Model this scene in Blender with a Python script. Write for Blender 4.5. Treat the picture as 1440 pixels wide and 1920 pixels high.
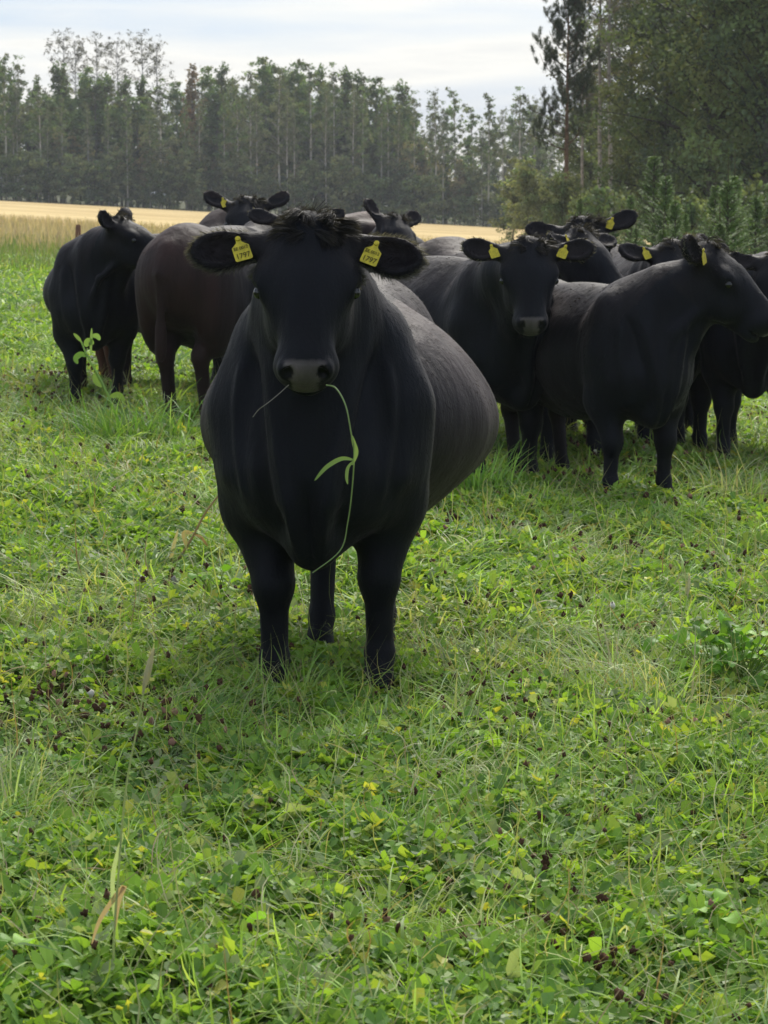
import bpy, math, random
import numpy as np
from mathutils import Vector, Matrix

R = math.radians
rng = np.random.default_rng(11)
random.seed(11)
for o in list(bpy.data.objects): bpy.data.objects.remove(o)
scene = bpy.context.scene
COL = scene.collection

# ------------------------------------------------------------ camera
CAM_H = 1.45; FPX = 4500.0; HOR = 385.0; SLOPE = 0.054
PITCH = math.atan((960 - HOR) / FPX)
cd = bpy.data.cameras.new('camera'); cam = bpy.data.objects.new('camera', cd); COL.objects.link(cam)
cam.location = (0, 0, CAM_H); cam.rotation_euler = (R(90) - PITCH, 0, 0)
cd.sensor_fit = 'VERTICAL'; cd.sensor_height = 24; cd.lens = 24 * FPX / 1920
cd.clip_start = 0.1; cd.clip_end = 3000
cd.dof.use_dof = True; cd.dof.focus_distance = 7.2; cd.dof.aperture_fstop = 10
scene.camera = cam

# ------------------------------------------------------------ sky and sun
SUN_EL, SUN_AZ = R(42), R(12)          # sun stands behind the herd, a little to the right
w = bpy.data.worlds.new('World'); scene.world = w; w.use_nodes = True
nt = w.node_tree; N = nt.nodes; Lk = nt.links; N.clear()
out = N.new('ShaderNodeOutputWorld'); bg = N.new('ShaderNodeBackground')
sky = N.new('ShaderNodeTexSky'); sky.sky_type = 'NISHITA'; sky.sun_disc = False
sky.sun_elevation = SUN_EL; sky.sun_rotation = SUN_AZ; sky.air_density = 1.0; sky.dust_density = 2.0
tc = N.new('ShaderNodeTexCoord'); mp = N.new('ShaderNodeMapping'); mp.inputs['Scale'].default_value = (1.1, 1.1, 9.0)
mp.inputs['Rotation'].default_value = (0, R(-2.5), 0); mp.inputs['Location'].default_value = (0.35, 0.1, 0.2)
nz = N.new('ShaderNodeTexNoise'); nz.inputs['Scale'].default_value = 3.4; nz.inputs['Detail'].default_value = 6; nz.inputs['Roughness'].default_value = .55
cr = N.new('ShaderNodeValToRGB'); cr.color_ramp.elements[0].position = .32; cr.color_ramp.elements[0].color = (.85, .85, .85, 1)
cr.color_ramp.elements[1].position = .66; cr.color_ramp.elements[1].color = (1, 1, 1, 1)
cc = N.new('ShaderNodeValToRGB'); cc.color_ramp.elements[0].position = .40; cc.color_ramp.elements[0].color = (.22, .35, .55, 1)
cc.color_ramp.elements[1].position = .60; cc.color_ramp.elements[1].color = (.80, .80, .78, 1)
sc = N.new('ShaderNodeVectorMath'); sc.operation = 'SCALE'; sc.inputs['Scale'].default_value = 2.72
mx = N.new('ShaderNodeMix'); mx.data_type = 'RGBA'
Lk.new(tc.outputs['Generated'], mp.inputs[0]); Lk.new(mp.outputs[0], nz.inputs[0])
Lk.new(nz.outputs[0], cr.inputs[0]); Lk.new(nz.outputs[0], cc.inputs[0]); Lk.new(cc.outputs[0], sc.inputs[0])
Lk.new(cr.outputs[0], mx.inputs['Factor']); Lk.new(sky.outputs[0], mx.inputs[6]); Lk.new(sc.outputs[0], mx.inputs[7])
Lk.new(mx.outputs[2], bg.inputs[0]); Lk.new(bg.outputs[0], out.inputs[0]); bg.inputs[1].default_value = 0.145
sd = bpy.data.lights.new('sun', 'SUN'); sun = bpy.data.objects.new('sun', sd); COL.objects.link(sun)
sd.energy = 1.5; sd.angle = R(28); sd.color = (1, .95, .86)
sv = Vector((math.sin(SUN_AZ) * math.cos(SUN_EL), math.cos(SUN_AZ) * math.cos(SUN_EL), math.sin(SUN_EL)))
sun.rotation_euler = sv.to_track_quat('Z', 'Y').to_euler()
vs = scene.view_settings; vs.view_transform = 'Standard'; vs.look = 'None'; vs.gamma = 1; vs.exposure = 1.58
scene.render.engine = 'CYCLES'
scene.cycles.max_bounces = 6; scene.cycles.transparent_max_bounces = 8

# ------------------------------------------------------------ helpers
def ray(px, py):
    v = Vector(((px - 720) / FPX, 1.0, (960 - py) / FPX))
    c, s = math.cos(-PITCH), math.sin(-PITCH)
    return Vector((v.x, v.y * c - v.z * s, v.y * s + v.z * c))
def at(px, py, Y):
    r = ray(px, py); t = Y / r.y
    return Vector((r.x * t, Y, CAM_H + r.z * t))
def xat(px, Y): return (px - 720) / FPX * Y
def gz(x, y):
    x = np.asarray(x, float); y = np.asarray(y, float)
    near = np.clip(1.4 - y / 60, 0, 1)
    u = (.026 * np.sin(1.7 * x + 2.1 * y + .4) + .022 * np.sin(2.9 * x - 1.3 * y + 1.9) + .018 * np.sin(4.6 * x + 3.7 * y)
         + .012 * np.sin(8.3 * x - 6.1 * y + 1.1) + .010 * np.sin(6.3 * x + 9.7 * y + 2.2))
    return -SLOPE * np.clip(x, -160, 160) + near * u * .8
def g(x, y): return float(gz(x, y))

def tag(o, label=None, cat=None, group=None, kind=None):
    if label: o['label'] = label
    if cat: o['category'] = cat
    if group: o['group'] = group
    if kind: o['kind'] = kind
    return o
def empty(name, loc, rz=0.0):
    o = bpy.data.objects.new(name, None); o.location = loc; o.rotation_euler = (0, 0, rz); o.empty_display_size = .2
    COL.objects.link(o); return o

def mesh_from(name, V, F, nper, smooth=False, cols=None, attr='tint'):
    me = bpy.data.meshes.new(name)
    V = np.ascontiguousarray(V, dtype=np.float32); F = np.ascontiguousarray(F, dtype=np.int32)
    n = len(F)
    me.vertices.add(len(V)); me.vertices.foreach_set('co', V.ravel())
    me.loops.add(n * nper); me.loops.foreach_set('vertex_index', F.ravel())
    me.polygons.add(n); me.polygons.foreach_set('loop_start', np.arange(0, n * nper, nper, dtype=np.int32))
    me.polygons.foreach_set('loop_total', np.full(n, nper, dtype=np.int32))
    if smooth: me.polygons.foreach_set('use_smooth', np.ones(n, dtype=bool))
    if cols is not None:
        a = me.color_attributes.new(attr, 'FLOAT_COLOR', 'POINT')
        c = np.ones((len(V), 4), dtype=np.float32); c[:, :cols.shape[1]] = cols
        a.data.foreach_set('color', c.ravel())
    me.update(calc_edges=True)
    return me
def link(name, me, mat=None, parent=None):
    o = bpy.data.objects.new(name, me); COL.objects.link(o)
    if mat:
        for m in (mat if isinstance(mat, (list, tuple)) else [mat]): me.materials.append(m)
    if parent: o.parent = parent
    return o

class MB:
    """collects quad strips (tubes, ribbons, leaves) with a colour for each vertex"""
    def __init__(s): s.V = []; s.F = []; s.C = []; s.n = 0
    def add(s, V, F, C):
        V = np.asarray(V, float); F = np.asarray(F, int)
        C = np.broadcast_to(np.asarray(C, float), (len(V), 3))
        s.V.append(V); s.F.append(F + s.n); s.C.append(C); s.n += len(V)
    def tube(s, P, rad, col, ns=6):
        P = np.asarray(P, float); rad = np.broadcast_to(np.asarray(rad, float), (len(P),))
        T = np.gradient(P, axis=0); T /= np.linalg.norm(T, axis=1, keepdims=True) + 1e-9
        up = np.array([0, 0, 1.]) if abs(T[0, 2]) < .8 else np.array([1., 0, 0])
        A = np.cross(T, up); A /= np.linalg.norm(A, axis=1, keepdims=True) + 1e-9
        B = np.cross(T, A)
        an = np.arange(ns) * 2 * np.pi / ns
        V = P[:, None, :] + rad[:, None, None] * (np.cos(an)[None, :, None] * A[:, None, :] + np.sin(an)[None, :, None] * B[:, None, :])
        m = len(P); idx = np.arange(m * ns).reshape(m, ns)
        F = np.stack([idx[:-1], np.roll(idx, -1, 1)[:-1], np.roll(idx, -1, 1)[1:], idx[1:]], -1).reshape(-1, 4)
        C = np.asarray(col, float)
        if C.ndim == 2: C = np.repeat(C, ns, 0)
        s.add(V.reshape(-1, 3), F, C)
    def leaves(s, c, a, b, col, up=0.0, fold=0.0):
        """rhombic leaves: centre c (N,3), half length a, half width b"""
        n = len(c); u = rng.normal(size=(n, 3)); u /= np.linalg.norm(u, axis=1, keepdims=True)
        v = rng.normal(size=(n, 3)); v[:, 2] *= 1
        v -= (v * u).sum(1, keepdims=True) * u; v /= np.linalg.norm(v, axis=1, keepdims=True)
        a = np.broadcast_to(a, (n,))[:, None]; b = np.broadcast_to(b, (n,))[:, None]
        V = np.stack([c - u * a, c + v * b, c + u * a, c - v * b], 1).reshape(-1, 3)
        F = np.arange(4 * n).reshape(n, 4)
        C = np.repeat(np.broadcast_to(col, (n, 3)), 4, 0)
        s.add(V, F, C)
    def mesh(s, name, smooth=False):
        return mesh_from(name, np.concatenate(s.V), np.concatenate(s.F), 4, smooth, np.concatenate(s.C))
    def build(s, name, mat, parent=None, smooth=False): return link(name, s.mesh(name, smooth), mat, parent)

def ribbons(mb, base, az, length, width, th0, bend, col, nseg=4, swirl=None, ground=True, tip=.15):
    n = len(base); S = nseg + 1
    t = np.linspace(0, 1, S)
    th = th0[:, None] + bend[:, None] * t[None, :]
    a = az[:, None] + (np.zeros((n, S)) if swirl is None else swirl[:, None] * t[None, :])
    d = np.stack([np.sin(th) * np.cos(a), np.sin(th) * np.sin(a), np.cos(th)], -1)
    step = (length / nseg)[:, None, None]
    P = np.concatenate([np.zeros((n, 1, 3)), np.cumsum(d[:, :-1] * step, 1)], 1) + base[:, None, :]
    if ground:
        zg = gz(P[..., 0], P[..., 1]) + .004
        P[..., 2] = np.maximum(P[..., 2], zg)
    W = np.stack([-np.sin(a), np.cos(a), rng.normal(0, .35, n)[:, None] * np.ones((1, S))], -1)
    prof = np.minimum(1, .55 + 1.6 * t) * np.maximum(tip, 1 - t ** 2.2)
    W = W * (width[:, None] * prof[None, :] * .5)[..., None]
    V = np.stack([P - W, P + W], 2).reshape(-1, 3)
    idx = np.arange(n * S * 2).reshape(n, S, 2)
    F = np.stack([idx[:, :-1, 0], idx[:, :-1, 1], idx[:, 1:, 1], idx[:, 1:, 0]], -1).reshape(-1, 4)
    C = np.repeat(col, S * 2, 0)
    mb.add(V, F, C)

# ------------------------------------------------------------ materials
def newmat(name):
    m = bpy.data.materials.new(name); m.use_nodes = True; t = m.node_tree
    for n_ in list(t.nodes): t.nodes.remove(n_)
    o = t.nodes.new('ShaderNodeOutputMaterial'); return m, t, o
def mat_leaf(name, trans=.45, rough=.45, gloss=.35, rand=.25, gain=1.0):
    m, t, o = newmat(name); n = t.nodes; l = t.links
    at_ = n.new('ShaderNodeAttribute'); at_.attribute_name = 'tint'
    oi = n.new('ShaderNodeObjectInfo'); mr = n.new('ShaderNodeMapRange'); mr.inputs[3].default_value = (1 - rand) * gain; mr.inputs[4].default_value = (1 + rand) * gain
    l.new(oi.outputs['Random'], mr.inputs[0])
    vm = n.new('ShaderNodeVectorMath'); vm.operation = 'SCALE'; l.new(at_.outputs['Color'], vm.inputs[0]); l.new(mr.outputs[0], vm.inputs['Scale'])
    p = n.new('ShaderNodeBsdfPrincipled'); p.inputs['Roughness'].default_value = rough; p.inputs['Specular IOR Level'].default_value = gloss
    l.new(vm.outputs[0], p.inputs['Base Color'])
    tr = n.new('ShaderNodeBsdfTranslucent')
    ym = n.new('ShaderNodeVectorMath'); ym.operation = 'MULTIPLY'; ym.inputs[1].default_value = (1.25, 1.2, .55)
    l.new(vm.outputs[0], ym.inputs[0]); l.new(ym.outputs[0], tr.inputs[0])
    mx = n.new('ShaderNodeMixShader'); mx.inputs[0].default_value = trans
    l.new(p.outputs[0], mx.inputs[1]); l.new(tr.outputs[0], mx.inputs[2]); l.new(mx.outputs[0], o.inputs[0])
    return m
def mat_attr(name, rough=.8, spec=.2, noise=0, bump=0, nscale=20):
    m, t, o = newmat(name); n = t.nodes; l = t.links
    a = n.new('ShaderNodeAttribute'); a.attribute_name = 'tint'
    p = n.new('ShaderNodeBsdfPrincipled'); p.inputs['Roughness'].default_value = rough; p.inputs['Specular IOR Level'].default_value = spec
    tcn = n.new('ShaderNodeTexCoord'); nn = n.new('ShaderNodeTexNoise'); nn.inputs['Scale'].default_value = nscale; nn.inputs['Detail'].default_value = 5
    l.new(tcn.outputs['Object'], nn.inputs[0])
    mr = n.new('ShaderNodeMapRange'); mr.inputs[1].default_value = .3; mr.inputs[2].default_value = .7; mr.inputs[3].default_value = 1 - noise; mr.inputs[4].default_value = 1 + noise
    l.new(nn.outputs[0], mr.inputs[0])
    vm = n.new('ShaderNodeVectorMath'); vm.operation = 'SCALE'; l.new(a.outputs['Color'], vm.inputs[0]); l.new(mr.outputs[0], vm.inputs['Scale'])
    l.new(vm.outputs[0], p.inputs['Base Color'])
    if bump:
        b = n.new('ShaderNodeBump'); b.inputs['Strength'].default_value = bump; b.inputs['Distance'].default_value = .01
        l.new(nn.outputs[0], b.inputs['Height']); l.new(b.outputs[0], p.inputs['Normal'])
    l.new(p.outputs[0], o.inputs[0]); return m
def mat_plain(name, col, rough=.5, spec=.5, noise=.1, nscale=60):
    m, t, o = newmat(name); n = t.nodes; l = t.links
    p = n.new('ShaderNodeBsdfPrincipled'); p.inputs['Roughness'].default_value = rough; p.inputs['Specular IOR Level'].default_value = spec
    tcn = n.new('ShaderNodeTexCoord'); nn = n.new('ShaderNodeTexNoise'); nn.inputs['Scale'].default_value = nscale
    l.new(tcn.outputs['Object'], nn.inputs[0])
    rp = n.new('ShaderNodeValToRGB'); rp.color_ramp.elements[0].position = .3; rp.color_ramp.elements[1].position = .7
    rp.color_ramp.elements[0].color = tuple(c * (1 - noise) for c in col) + (1,); rp.color_ramp.elements[1].color = tuple(min(1, c * (1 + noise)) for c in col) + (1,)
    l.new(nn.outputs[0], rp.inputs[0]); l.new(rp.outputs[0], p.inputs['Base Color']); l.new(p.outputs[0], o.inputs[0]); return m

M_GRASS = mat_leaf('grass_blades', .42, .5, .32, 0, 1.5)
M_CLOVER = mat_leaf('clover_leaves', .45, .5, .3, 0, 1.28)
M_STRAW = mat_leaf('dry_grass', .35, .6, .2, 0)
M_FOL = mat_leaf('tree_foliage', .38, .6, .2, .22, 1.25)
M_NEEDLE = mat_leaf('conifer_needles', .25, .6, .2, .15)
M_BARK = mat_attr('bark', .9, .1, .35, .5, 6)
M_HEAD = mat_attr('clover_heads', .9, .1, .2)

# ------------------------------------------------------------ ground sheet
def axis(pts):
    o = [pts[0][0]]
    for (a, b, st) in pts:
        k = max(1, int(round((b - a) / st))); o += list(np.linspace(a, b, k + 1)[1:])
    return np.array(o)
gx = axis([(-900, -160, 60), (-160, -30, 10), (-30, -8, .8), (-8, 8, .12), (8, 30, .8), (30, 160, 10), (160, 900, 60)])
gy = axis([(-60, 0, 6), (0, 2, .5), (2, 30, .12), (30, 80, 1), (80, 300, 10), (300, 1500, 100)])
X, Y = np.meshgrid(gx, gy); Z = gz(X, Y)
nxg, nyg = len(gx), len(gy); idx = np.arange(nxg * nyg).reshape(nyg, nxg)
F = np.stack([idx[:-1, :-1], idx[:-1, 1:], idx[1:, 1:], idx[1:, :-1]], -1).reshape(-1, 4)
me = mesh_from('pasture_ground', np.stack([X, Y, Z], -1).reshape(-1, 3), F, 4, True)
m, t, o = newmat('pasture_soil'); n = t.nodes; l = t.links
tcn = n.new('ShaderNodeTexCoord'); sep = n.new('ShaderNodeSeparateXYZ'); l.new(tcn.outputs['Object'], sep.inputs[0])
wn = n.new('ShaderNodeTexNoise'); wn.inputs['Scale'].default_value = .05; wn.inputs['Detail'].default_value = 5; l.new(tcn.outputs['Object'], wn.inputs[0])
ma = n.new('ShaderNodeMath'); ma.operation = 'MULTIPLY_ADD'; ma.inputs[1].default_value = 16; l.new(wn.outputs[0], ma.inputs[0]); l.new(sep.outputs[1], ma.inputs[2])
def zone(a, b):
    mr = n.new('ShaderNodeMapRange'); mr.inputs[1].default_value = a; mr.inputs[2].default_value = b; mr.clamp = True; l.new(ma.outputs[0], mr.inputs[0]); return mr.outputs[0]
fn = n.new('ShaderNodeTexNoise'); fn.inputs['Scale'].default_value = 9; fn.inputs['Detail'].default_value = 8; fn.inputs['Roughness'].default_value = .7; l.new(tcn.outputs['Object'], fn.inputs[0])
def ramp(src, c0, c1, p0=.35, p1=.65):
    r_ = n.new('ShaderNodeValToRGB'); r_.color_ramp.elements[0].position = p0; r_.color_ramp.elements[1].position = p1
    r_.color_ramp.elements[0].color = c0 + (1,); r_.color_ramp.elements[1].color = c1 + (1,); l.new(src, r_.inputs[0]); return r_.outputs[0]
green = ramp(fn.outputs[0], (.035, .035, .014), (.07, .10, .025))
mid = ramp(fn.outputs[0], (.09, .15, .035), (.15, .22, .06))
beige = ramp(fn.outputs[0], (.26, .21, .12), (.36, .30, .17))
mpn = n.new('ShaderNodeMapping'); mpn.inputs['Scale'].default_value = (.012, .10, 1); l.new(tcn.outputs['Object'], mpn.inputs[0])
st = n.new('ShaderNodeTexNoise'); st.inputs['Scale'].default_value = 1.6; st.inputs['Detail'].default_value = 7; st.inputs['Roughness'].default_value = .65; l.new(mpn.outputs[0], st.inputs[0])
stub = ramp(st.outputs[0], (.44, .31, .13), (.66, .50, .24), .38, .62)
def mixc(f, a, b):
    x = n.new('ShaderNodeMix'); x.data_type = 'RGBA'; l.new(f, x.inputs['Factor']); l.new(a, x.inputs[6]); l.new(b, x.inputs[7]); return x.outputs[2]
c = mixc(zone(34, 46), green, mid); c = mixc(zone(56, 68), c, beige); c = mixc(zone(88, 98), c, stub)
wood = ramp(fn.outputs[0], (.05, .045, .02), (.09, .10, .04)); c = mixc(zone(231, 236), c, wood)
p = n.new('ShaderNodeBsdfPrincipled'); p.inputs['Roughness'].default_value = .95; p.inputs['Specular IOR Level'].default_value = .1
l.new(c, p.inputs['Base Color'])
bm_ = n.new('ShaderNodeBump'); bm_.inputs['Strength'].default_value = .6; bm_.inputs['Distance'].default_value = .05; l.new(fn.outputs[0], bm_.inputs['Height']); l.new(bm_.outputs[0], p.inputs['Normal'])
l.new(p.outputs[0], o.inputs[0])
tag(link('pasture_ground', me, m), 'green pasture ground running into pale stubble before the woods', 'ground', kind='structure')

# ------------------------------------------------------------ trees
def limb_path(p0, az, th0, L, droop, k=6, wob=.06):
    P = [np.array(p0, float)]; th = th0
    for i in range(k):
        th += droop / k; a = az + random.gauss(0, wob)
        P.append(P[-1] + L / k * np.array([math.sin(th) * math.cos(a), math.sin(th) * math.sin(a), math.cos(th)]))
    return np.array(P)
def trunk_path(h, wob=.02, k=10):
    z = np.linspace(0, h, k + 1); x = np.cumsum(rng.normal(0, wob * h / k, k + 1)); y = np.cumsum(rng.normal(0, wob * h / k, k + 1))
    return np.stack([x - x[0], y - y[0], z - .15], -1)
def interp(P, z): return np.array([np.interp(z, P[:, 2], P[:, 0]), np.interp(z, P[:, 2], P[:, 1]), z])

def deciduous(name, h, crown0, rad, nl, nleaf, lsize, cols, trunk_col, trunk_r, shape='birch', th=(.5, 1.0), droop=.4, spread=.35, sway=.02, top=1.0):
    tb, cb = MB(), MB(); P = trunk_path(h, sway)
    tc_ = np.array(trunk_col)
    k = np.clip(P[:, 2] / h, 0, 1)[:, None]
    tb.tube(P, trunk_r * (1 - .9 * k[:, 0]) + .01, tc_ * (1 - k * .45), 7)
    cols = np.array(cols, float)
    for i in range(nl):
        f = crown0 + (1 - crown0) * ((i + random.random()) / nl); q = (f - crown0) / (1 - crown0)
        if shape == 'birch': L = rad * (.35 + .65 * math.sin(math.pi * min(1, q ** .8 * .95 + .12))) * (1.05 - q * .55)
        elif shape == 'round': L = rad * math.sqrt(max(.06, 1 - (2 * q - 1) ** 2 * .93))
        else: L = rad * (1 - q * .8)
        L *= random.uniform(.6, 1.25)
        p0 = interp(P, f * h * top); az = random.uniform(0, 6.283)
        lp = limb_path(p0, az, random.uniform(*th) * (1.15 - .5 * q), L, droop * random.uniform(.4, 1.4))
        tb.tube(lp, np.linspace(max(.012, trunk_r * .32 * (1 - q * .6)), .006, len(lp)), tc_ * .45, 4)
        m_ = max(6, int(nleaf * random.uniform(.5, 1.4) * (L / rad + .25)))
        # foliage gathers in tufts along the outer limb
        nt_ = max(2, m_ // 22); ts = np.random.default_rng(i + nl).uniform(.25, 1.0, nt_)
        seg = np.array([np.interp(ts * (len(lp) - 1), np.arange(len(lp)), lp[:, j]) for j in range(3)]).T
        seg += rng.normal(0, spread * .7, seg.shape) * np.array([1, 1, .8])
        which = rng.integers(0, nt_, m_)
        c_ = seg[which] + rng.normal(0, spread * .42, (m_, 3)) * np.array([1, 1, .75])
        base = cols[random.randrange(len(cols))] * random.uniform(.75, 1.25)
        col = base[None, :] * rng.uniform(.7, 1.3, (nt_, 1))[which] * rng.uniform(.8, 1.2, (m_, 1))
        cb.leaves(c_, lsize * rng.uniform(.6, 1.3, m_), lsize * .55 * rng.uniform(.6, 1.3, m_), col)
    return tb.mesh(name + '_trunk'), cb.mesh(name + '_crown')

def spruce(name, h, rad, nwh, cols, leaf=.28, leader=0.0, ndl=26, up=0.0):
    tb, cb = MB(), MB(); P = trunk_path(h, .006)
    tb.tube(P, np.linspace(.045 * h / 3, .008, len(P)) if h < 6 else np.linspace(.16, .015, len(P)), (.09, .075, .05), 6)
    cols = np.array(cols, float)
    for i in range(nwh):
        q = i / nwh; z = h * (.05 + (.95 - leader) * q ** .92)
        for j in range(random.randint(5, 7)):
            L = rad * (1 - q * .93) * random.uniform(.7, 1.15)
            az = random.uniform(0, 6.283)
            lp = limb_path(interp(P, z), az, R(88) - R(38) * q - up, L, random.uniform(.1, .35) * (1 - q) - .1, 5, .05)
            tb.tube(lp, np.linspace(.012 + .006 * h / 6, .004, len(lp)), (.08, .065, .04), 4)
            m_ = int(ndl * (L / rad + .35) * random.uniform(.7, 1.2))
            ts = rng.uniform(.08, 1.0, m_)
            c_ = np.array([np.interp(ts * (len(lp) - 1), np.arange(len(lp)), lp[:, k]) for k in range(3)]).T
            sa = rng.choice([-1, 1], m_) * rng.uniform(.35, 1.2, m_) + az
            ll = leaf * (1.1 - .6 * ts) * rng.uniform(.6, 1.3, m_)
            col = cols[rng.integers(0, len(cols), m_)] * rng.uniform(.75, 1.25, (m_, 1)) * random.uniform(.8, 1.2)
            ribbons(cb, c_, sa, ll, ll * .22, rng.uniform(1.1, 1.9, m_) - up, rng.normal(.1, .3, m_), col, 2, None, False, .3)
    if leader:
        z = np.linspace(h * (1 - leader) * .9, h, 6); lead = np.array([interp(P, q) for q in z])
        m_ = 60; ts = rng.uniform(0, 1, m_) ** 1.0
        c_ = np.array([np.interp(ts * 5, np.arange(6), lead[:, k]) for k in range(3)]).T
        ribbons(cb, c_, rng.uniform(0, 6.28, m_), rng.uniform(.05, .09, m_), np.full(m_, .018), rng.uniform(.3, .9, m_), rng.normal(0, .2, m_), np.tile(np.array([[.10, .13, .04]]), (m_, 1)), 2, None, False, .4)
    return tb.mesh(name + '_trunk'), cb.mesh(name + '_crown')

GREENS = [(.095, .145, .055), (.11, .165, .055), (.085, .125, .06), (.14, .16, .06)]
GREY = [(.12, .15, .085), (.145, .16, .09), (.11, .125, .08)]
BROWN = [(.30, .25, .16), (.26, .25, .17), (.30, .25, .14), (.22, .25, .15)]
protos = {}
protos['birch'] = [deciduous('birch', 13.6, .34, 2.7, 46, 70, .13, GREY + GREENS[:2], (.60, .57, .50), .13, 'birch', (.4, .9), .5, .34),
                   deciduous('birch', 13.0, .40, 2.4, 40, 62, .13, GREENS, (.58, .55, .48), .12, 'birch', (.35, .8), .5, .30),
                   deciduous('birch', 14.2, .38, 2.6, 44, 58, .12, GREY, (.62, .58, .52), .13, 'birch', (.4, .9), .7, .36)]
protos['aspen'] = [deciduous('aspen', 12.4, .16, 3.0, 60, 110, .15, GREENS, (.20, .20, .15), .13, 'birch', (.5, 1.0), .3, .42),
                   deciduous('aspen', 13.2, .22, 2.8, 56, 95, .15, GREENS[:2] + [(.09, .10, .035)], (.22, .21, .16), .13, 'birch', (.5, 1.0), .3, .42)]
protos['airy'] = [deciduous('tall_birch', 15.8, .5, 2.7, 44, 34, .10, [(.10, .095, .075), (.08, .085, .065)], (.36, .33, .30), .12, 'round', (.4, 1.1), 1.1, .40, .03),
                  deciduous('tall_birch', 16.4, .55, 2.4, 40, 32, .10, [(.10, .095, .075), (.085, .09, .07)], (.36, .33, .30), .11, 'round', (.3, .9), 1.1, .36, .03)]
protos['alder'] = [deciduous('alder', 7.8, .12, 1.9, 60, 75, .12, BROWN, (.34, .30, .24), .08, 'birch', (.25, .7), .2, .34, .03),
                   deciduous('alder', 6.6, .10, 1.7, 56, 70, .12, BROWN + GREY[:1], (.34, .30, .25), .07, 'birch', (.25, .7), .2, .32, .03)]
protos['russet'] = [deciduous('russet_aspen', 11.0, .25, 1.8, 46, 85, .14, [(.17, .10, .045), (.15, .105, .045), (.12, .09, .045)], (.22, .19, .15), .10, 'birch', (.4, .9), .3, .36)]
protos['spruce'] = [spruce('spruce', 9.5, 1.7, 24, [(.022, .042, .026), (.028, .05, .03)], .55, 0, 26)]
protos['bush'] = [deciduous('bush', 2.8, .04, 1.5, 40, 70, .10, [(.11, .155, .07), (.135, .16, .08), (.10, .14, .075)], (.12, .10, .07), .035, 'round', (.4, 1.3), .2, .3, .05),
                  deciduous('bush', 3.6, .04, 1.6, 44, 80, .10, [(.18, .20, .11), (.15, .20, .10)], (.14, .12, .09), .035, 'round', (.3, 1.1), .2, .3, .05)]
KINDS = {'birch': ('birch_tree', 'birch tree'), 'aspen': ('aspen_tree', 'aspen tree'), 'airy': ('tall_birch_tree', 'birch tree'), 'alder': ('alder_tree', 'alder tree'),
         'russet': ('aspen_tree', 'aspen tree'), 'spruce': ('spruce_tree', 'spruce tree'), 'bush': ('bush', 'bush')}
TG = 'trees of the far woods'
def place_tree(kind, px, Yd, s=1.0, label=None, group=None, var=None, sx=1.0, dz=0.0, name=None, cat=None):
    pr = protos[kind]; tm, cm = pr[random.randrange(len(pr)) if var is None else var % len(pr)]
    nm, ct = KINDS.get(kind, (name, cat)); nm = name or nm; ct = cat or ct
    x = xat(px, Yd); r_ = empty(nm, (x, Yd, g(x, Yd) + dz), random.uniform(0, 6.28)); r_.scale = (s * sx, s * sx, s)
    a = link('stem' if nm == 'bush' else 'trunk', tm, None, r_); b = link('foliage' if nm == 'bush' else 'crown', cm, None, r_)
    if not tm.materials: tm.materials.append(M_BARK)
    if not cm.materials: cm.materials.append(M_NEEDLE if 'spruce' in cm.name or 'pine' in cm.name else M_FOL)
    tag(r_, label, ct, group); return r_

# skyline of the far woods, read from the photo: pixel x -> tree top y
SKY = [(-60, 110), (0, 100), (40, 105), (75, 150), (120, 120), (160, 135), (200, 140), (250, 150), (300, 150), (340, 160), (370, 130), (420, 125), (440, 150), (500, 118), (545, 130),
       (560, 120), (600, 125), (650, 135), (690, 150), (740, 160), (765, 155), (790, 220), (815, 175), (850, 165), (885, 200), (915, 185), (940, 200), (970, 175), (1000, 190), (1040, 230), (1120, 210), (1200, 200), (1300, 200), (1500, 200)]
def topy(px): return float(np.interp(px, [a for a, b in SKY], [b for a, b in SKY]))
H0 = {'birch': [13.6, 13.0, 14.2], 'aspen': [12.4, 13.2]}
nlab = 0
def ptop(px, Yd, py):                      # tree height whose tip reaches pixel row py
    return at(px, py, Yd).z - g(xat(px, Yd), Yd)
front = [(-50, 'birch'), (-12, 'aspen'), (18, 'birch'), (44, 'birch'), (82, 'birch'), (120, 'aspen'), (168, 'aspen'), (205, 'aspen'), (240, 'aspen'), (272, 'aspen'), (305, 'birch'), (336, 'aspen'), (368, 'russet'),
         (395, 'aspen'), (420, 'aspen'), (446, 'birch'), (472, 'birch'), (500, 'aspen'), (526, 'birch'), (560, 'aspen'), (585, 'birch'), (603, 'aspen'), (628, 'birch'), (650, 'aspen'), (676, 'aspen'), (704, 'aspen'),
         (728, 'birch'), (755, 'aspen'), (776, 'birch'), (815, 'birch'), (852, 'birch'), (884, 'birch'), (915, 'birch'), (940, 'birch'), (972, 'birch'), (1000, 'birch'), (1030, 'birch'), (1068, 'birch'), (1110, 'birch'), (1160, 'aspen'), (1220, 'aspen'), (1290, 'birch'), (1360, 'aspen'), (1430, 'birch'), (1500, 'aspen')]
side = lambda px: 'left part' if px < 400 else ('middle' if px < 780 else 'right part')
KW = {'birch': 'pale trunked birch in the %s of the far woods', 'aspen': 'dense leafy tree in the %s of the far woods', 'russet': 'russet leaved tree in the far woods above the brown alders'}
ordn = ['first', 'second', 'third', 'fourth', 'fifth', 'sixth', 'seventh', 'eighth', 'ninth', 'tenth', 'eleventh', 'twelfth', 'thirteenth', 'fourteenth', 'fifteenth']
cnt_ = {}
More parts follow.
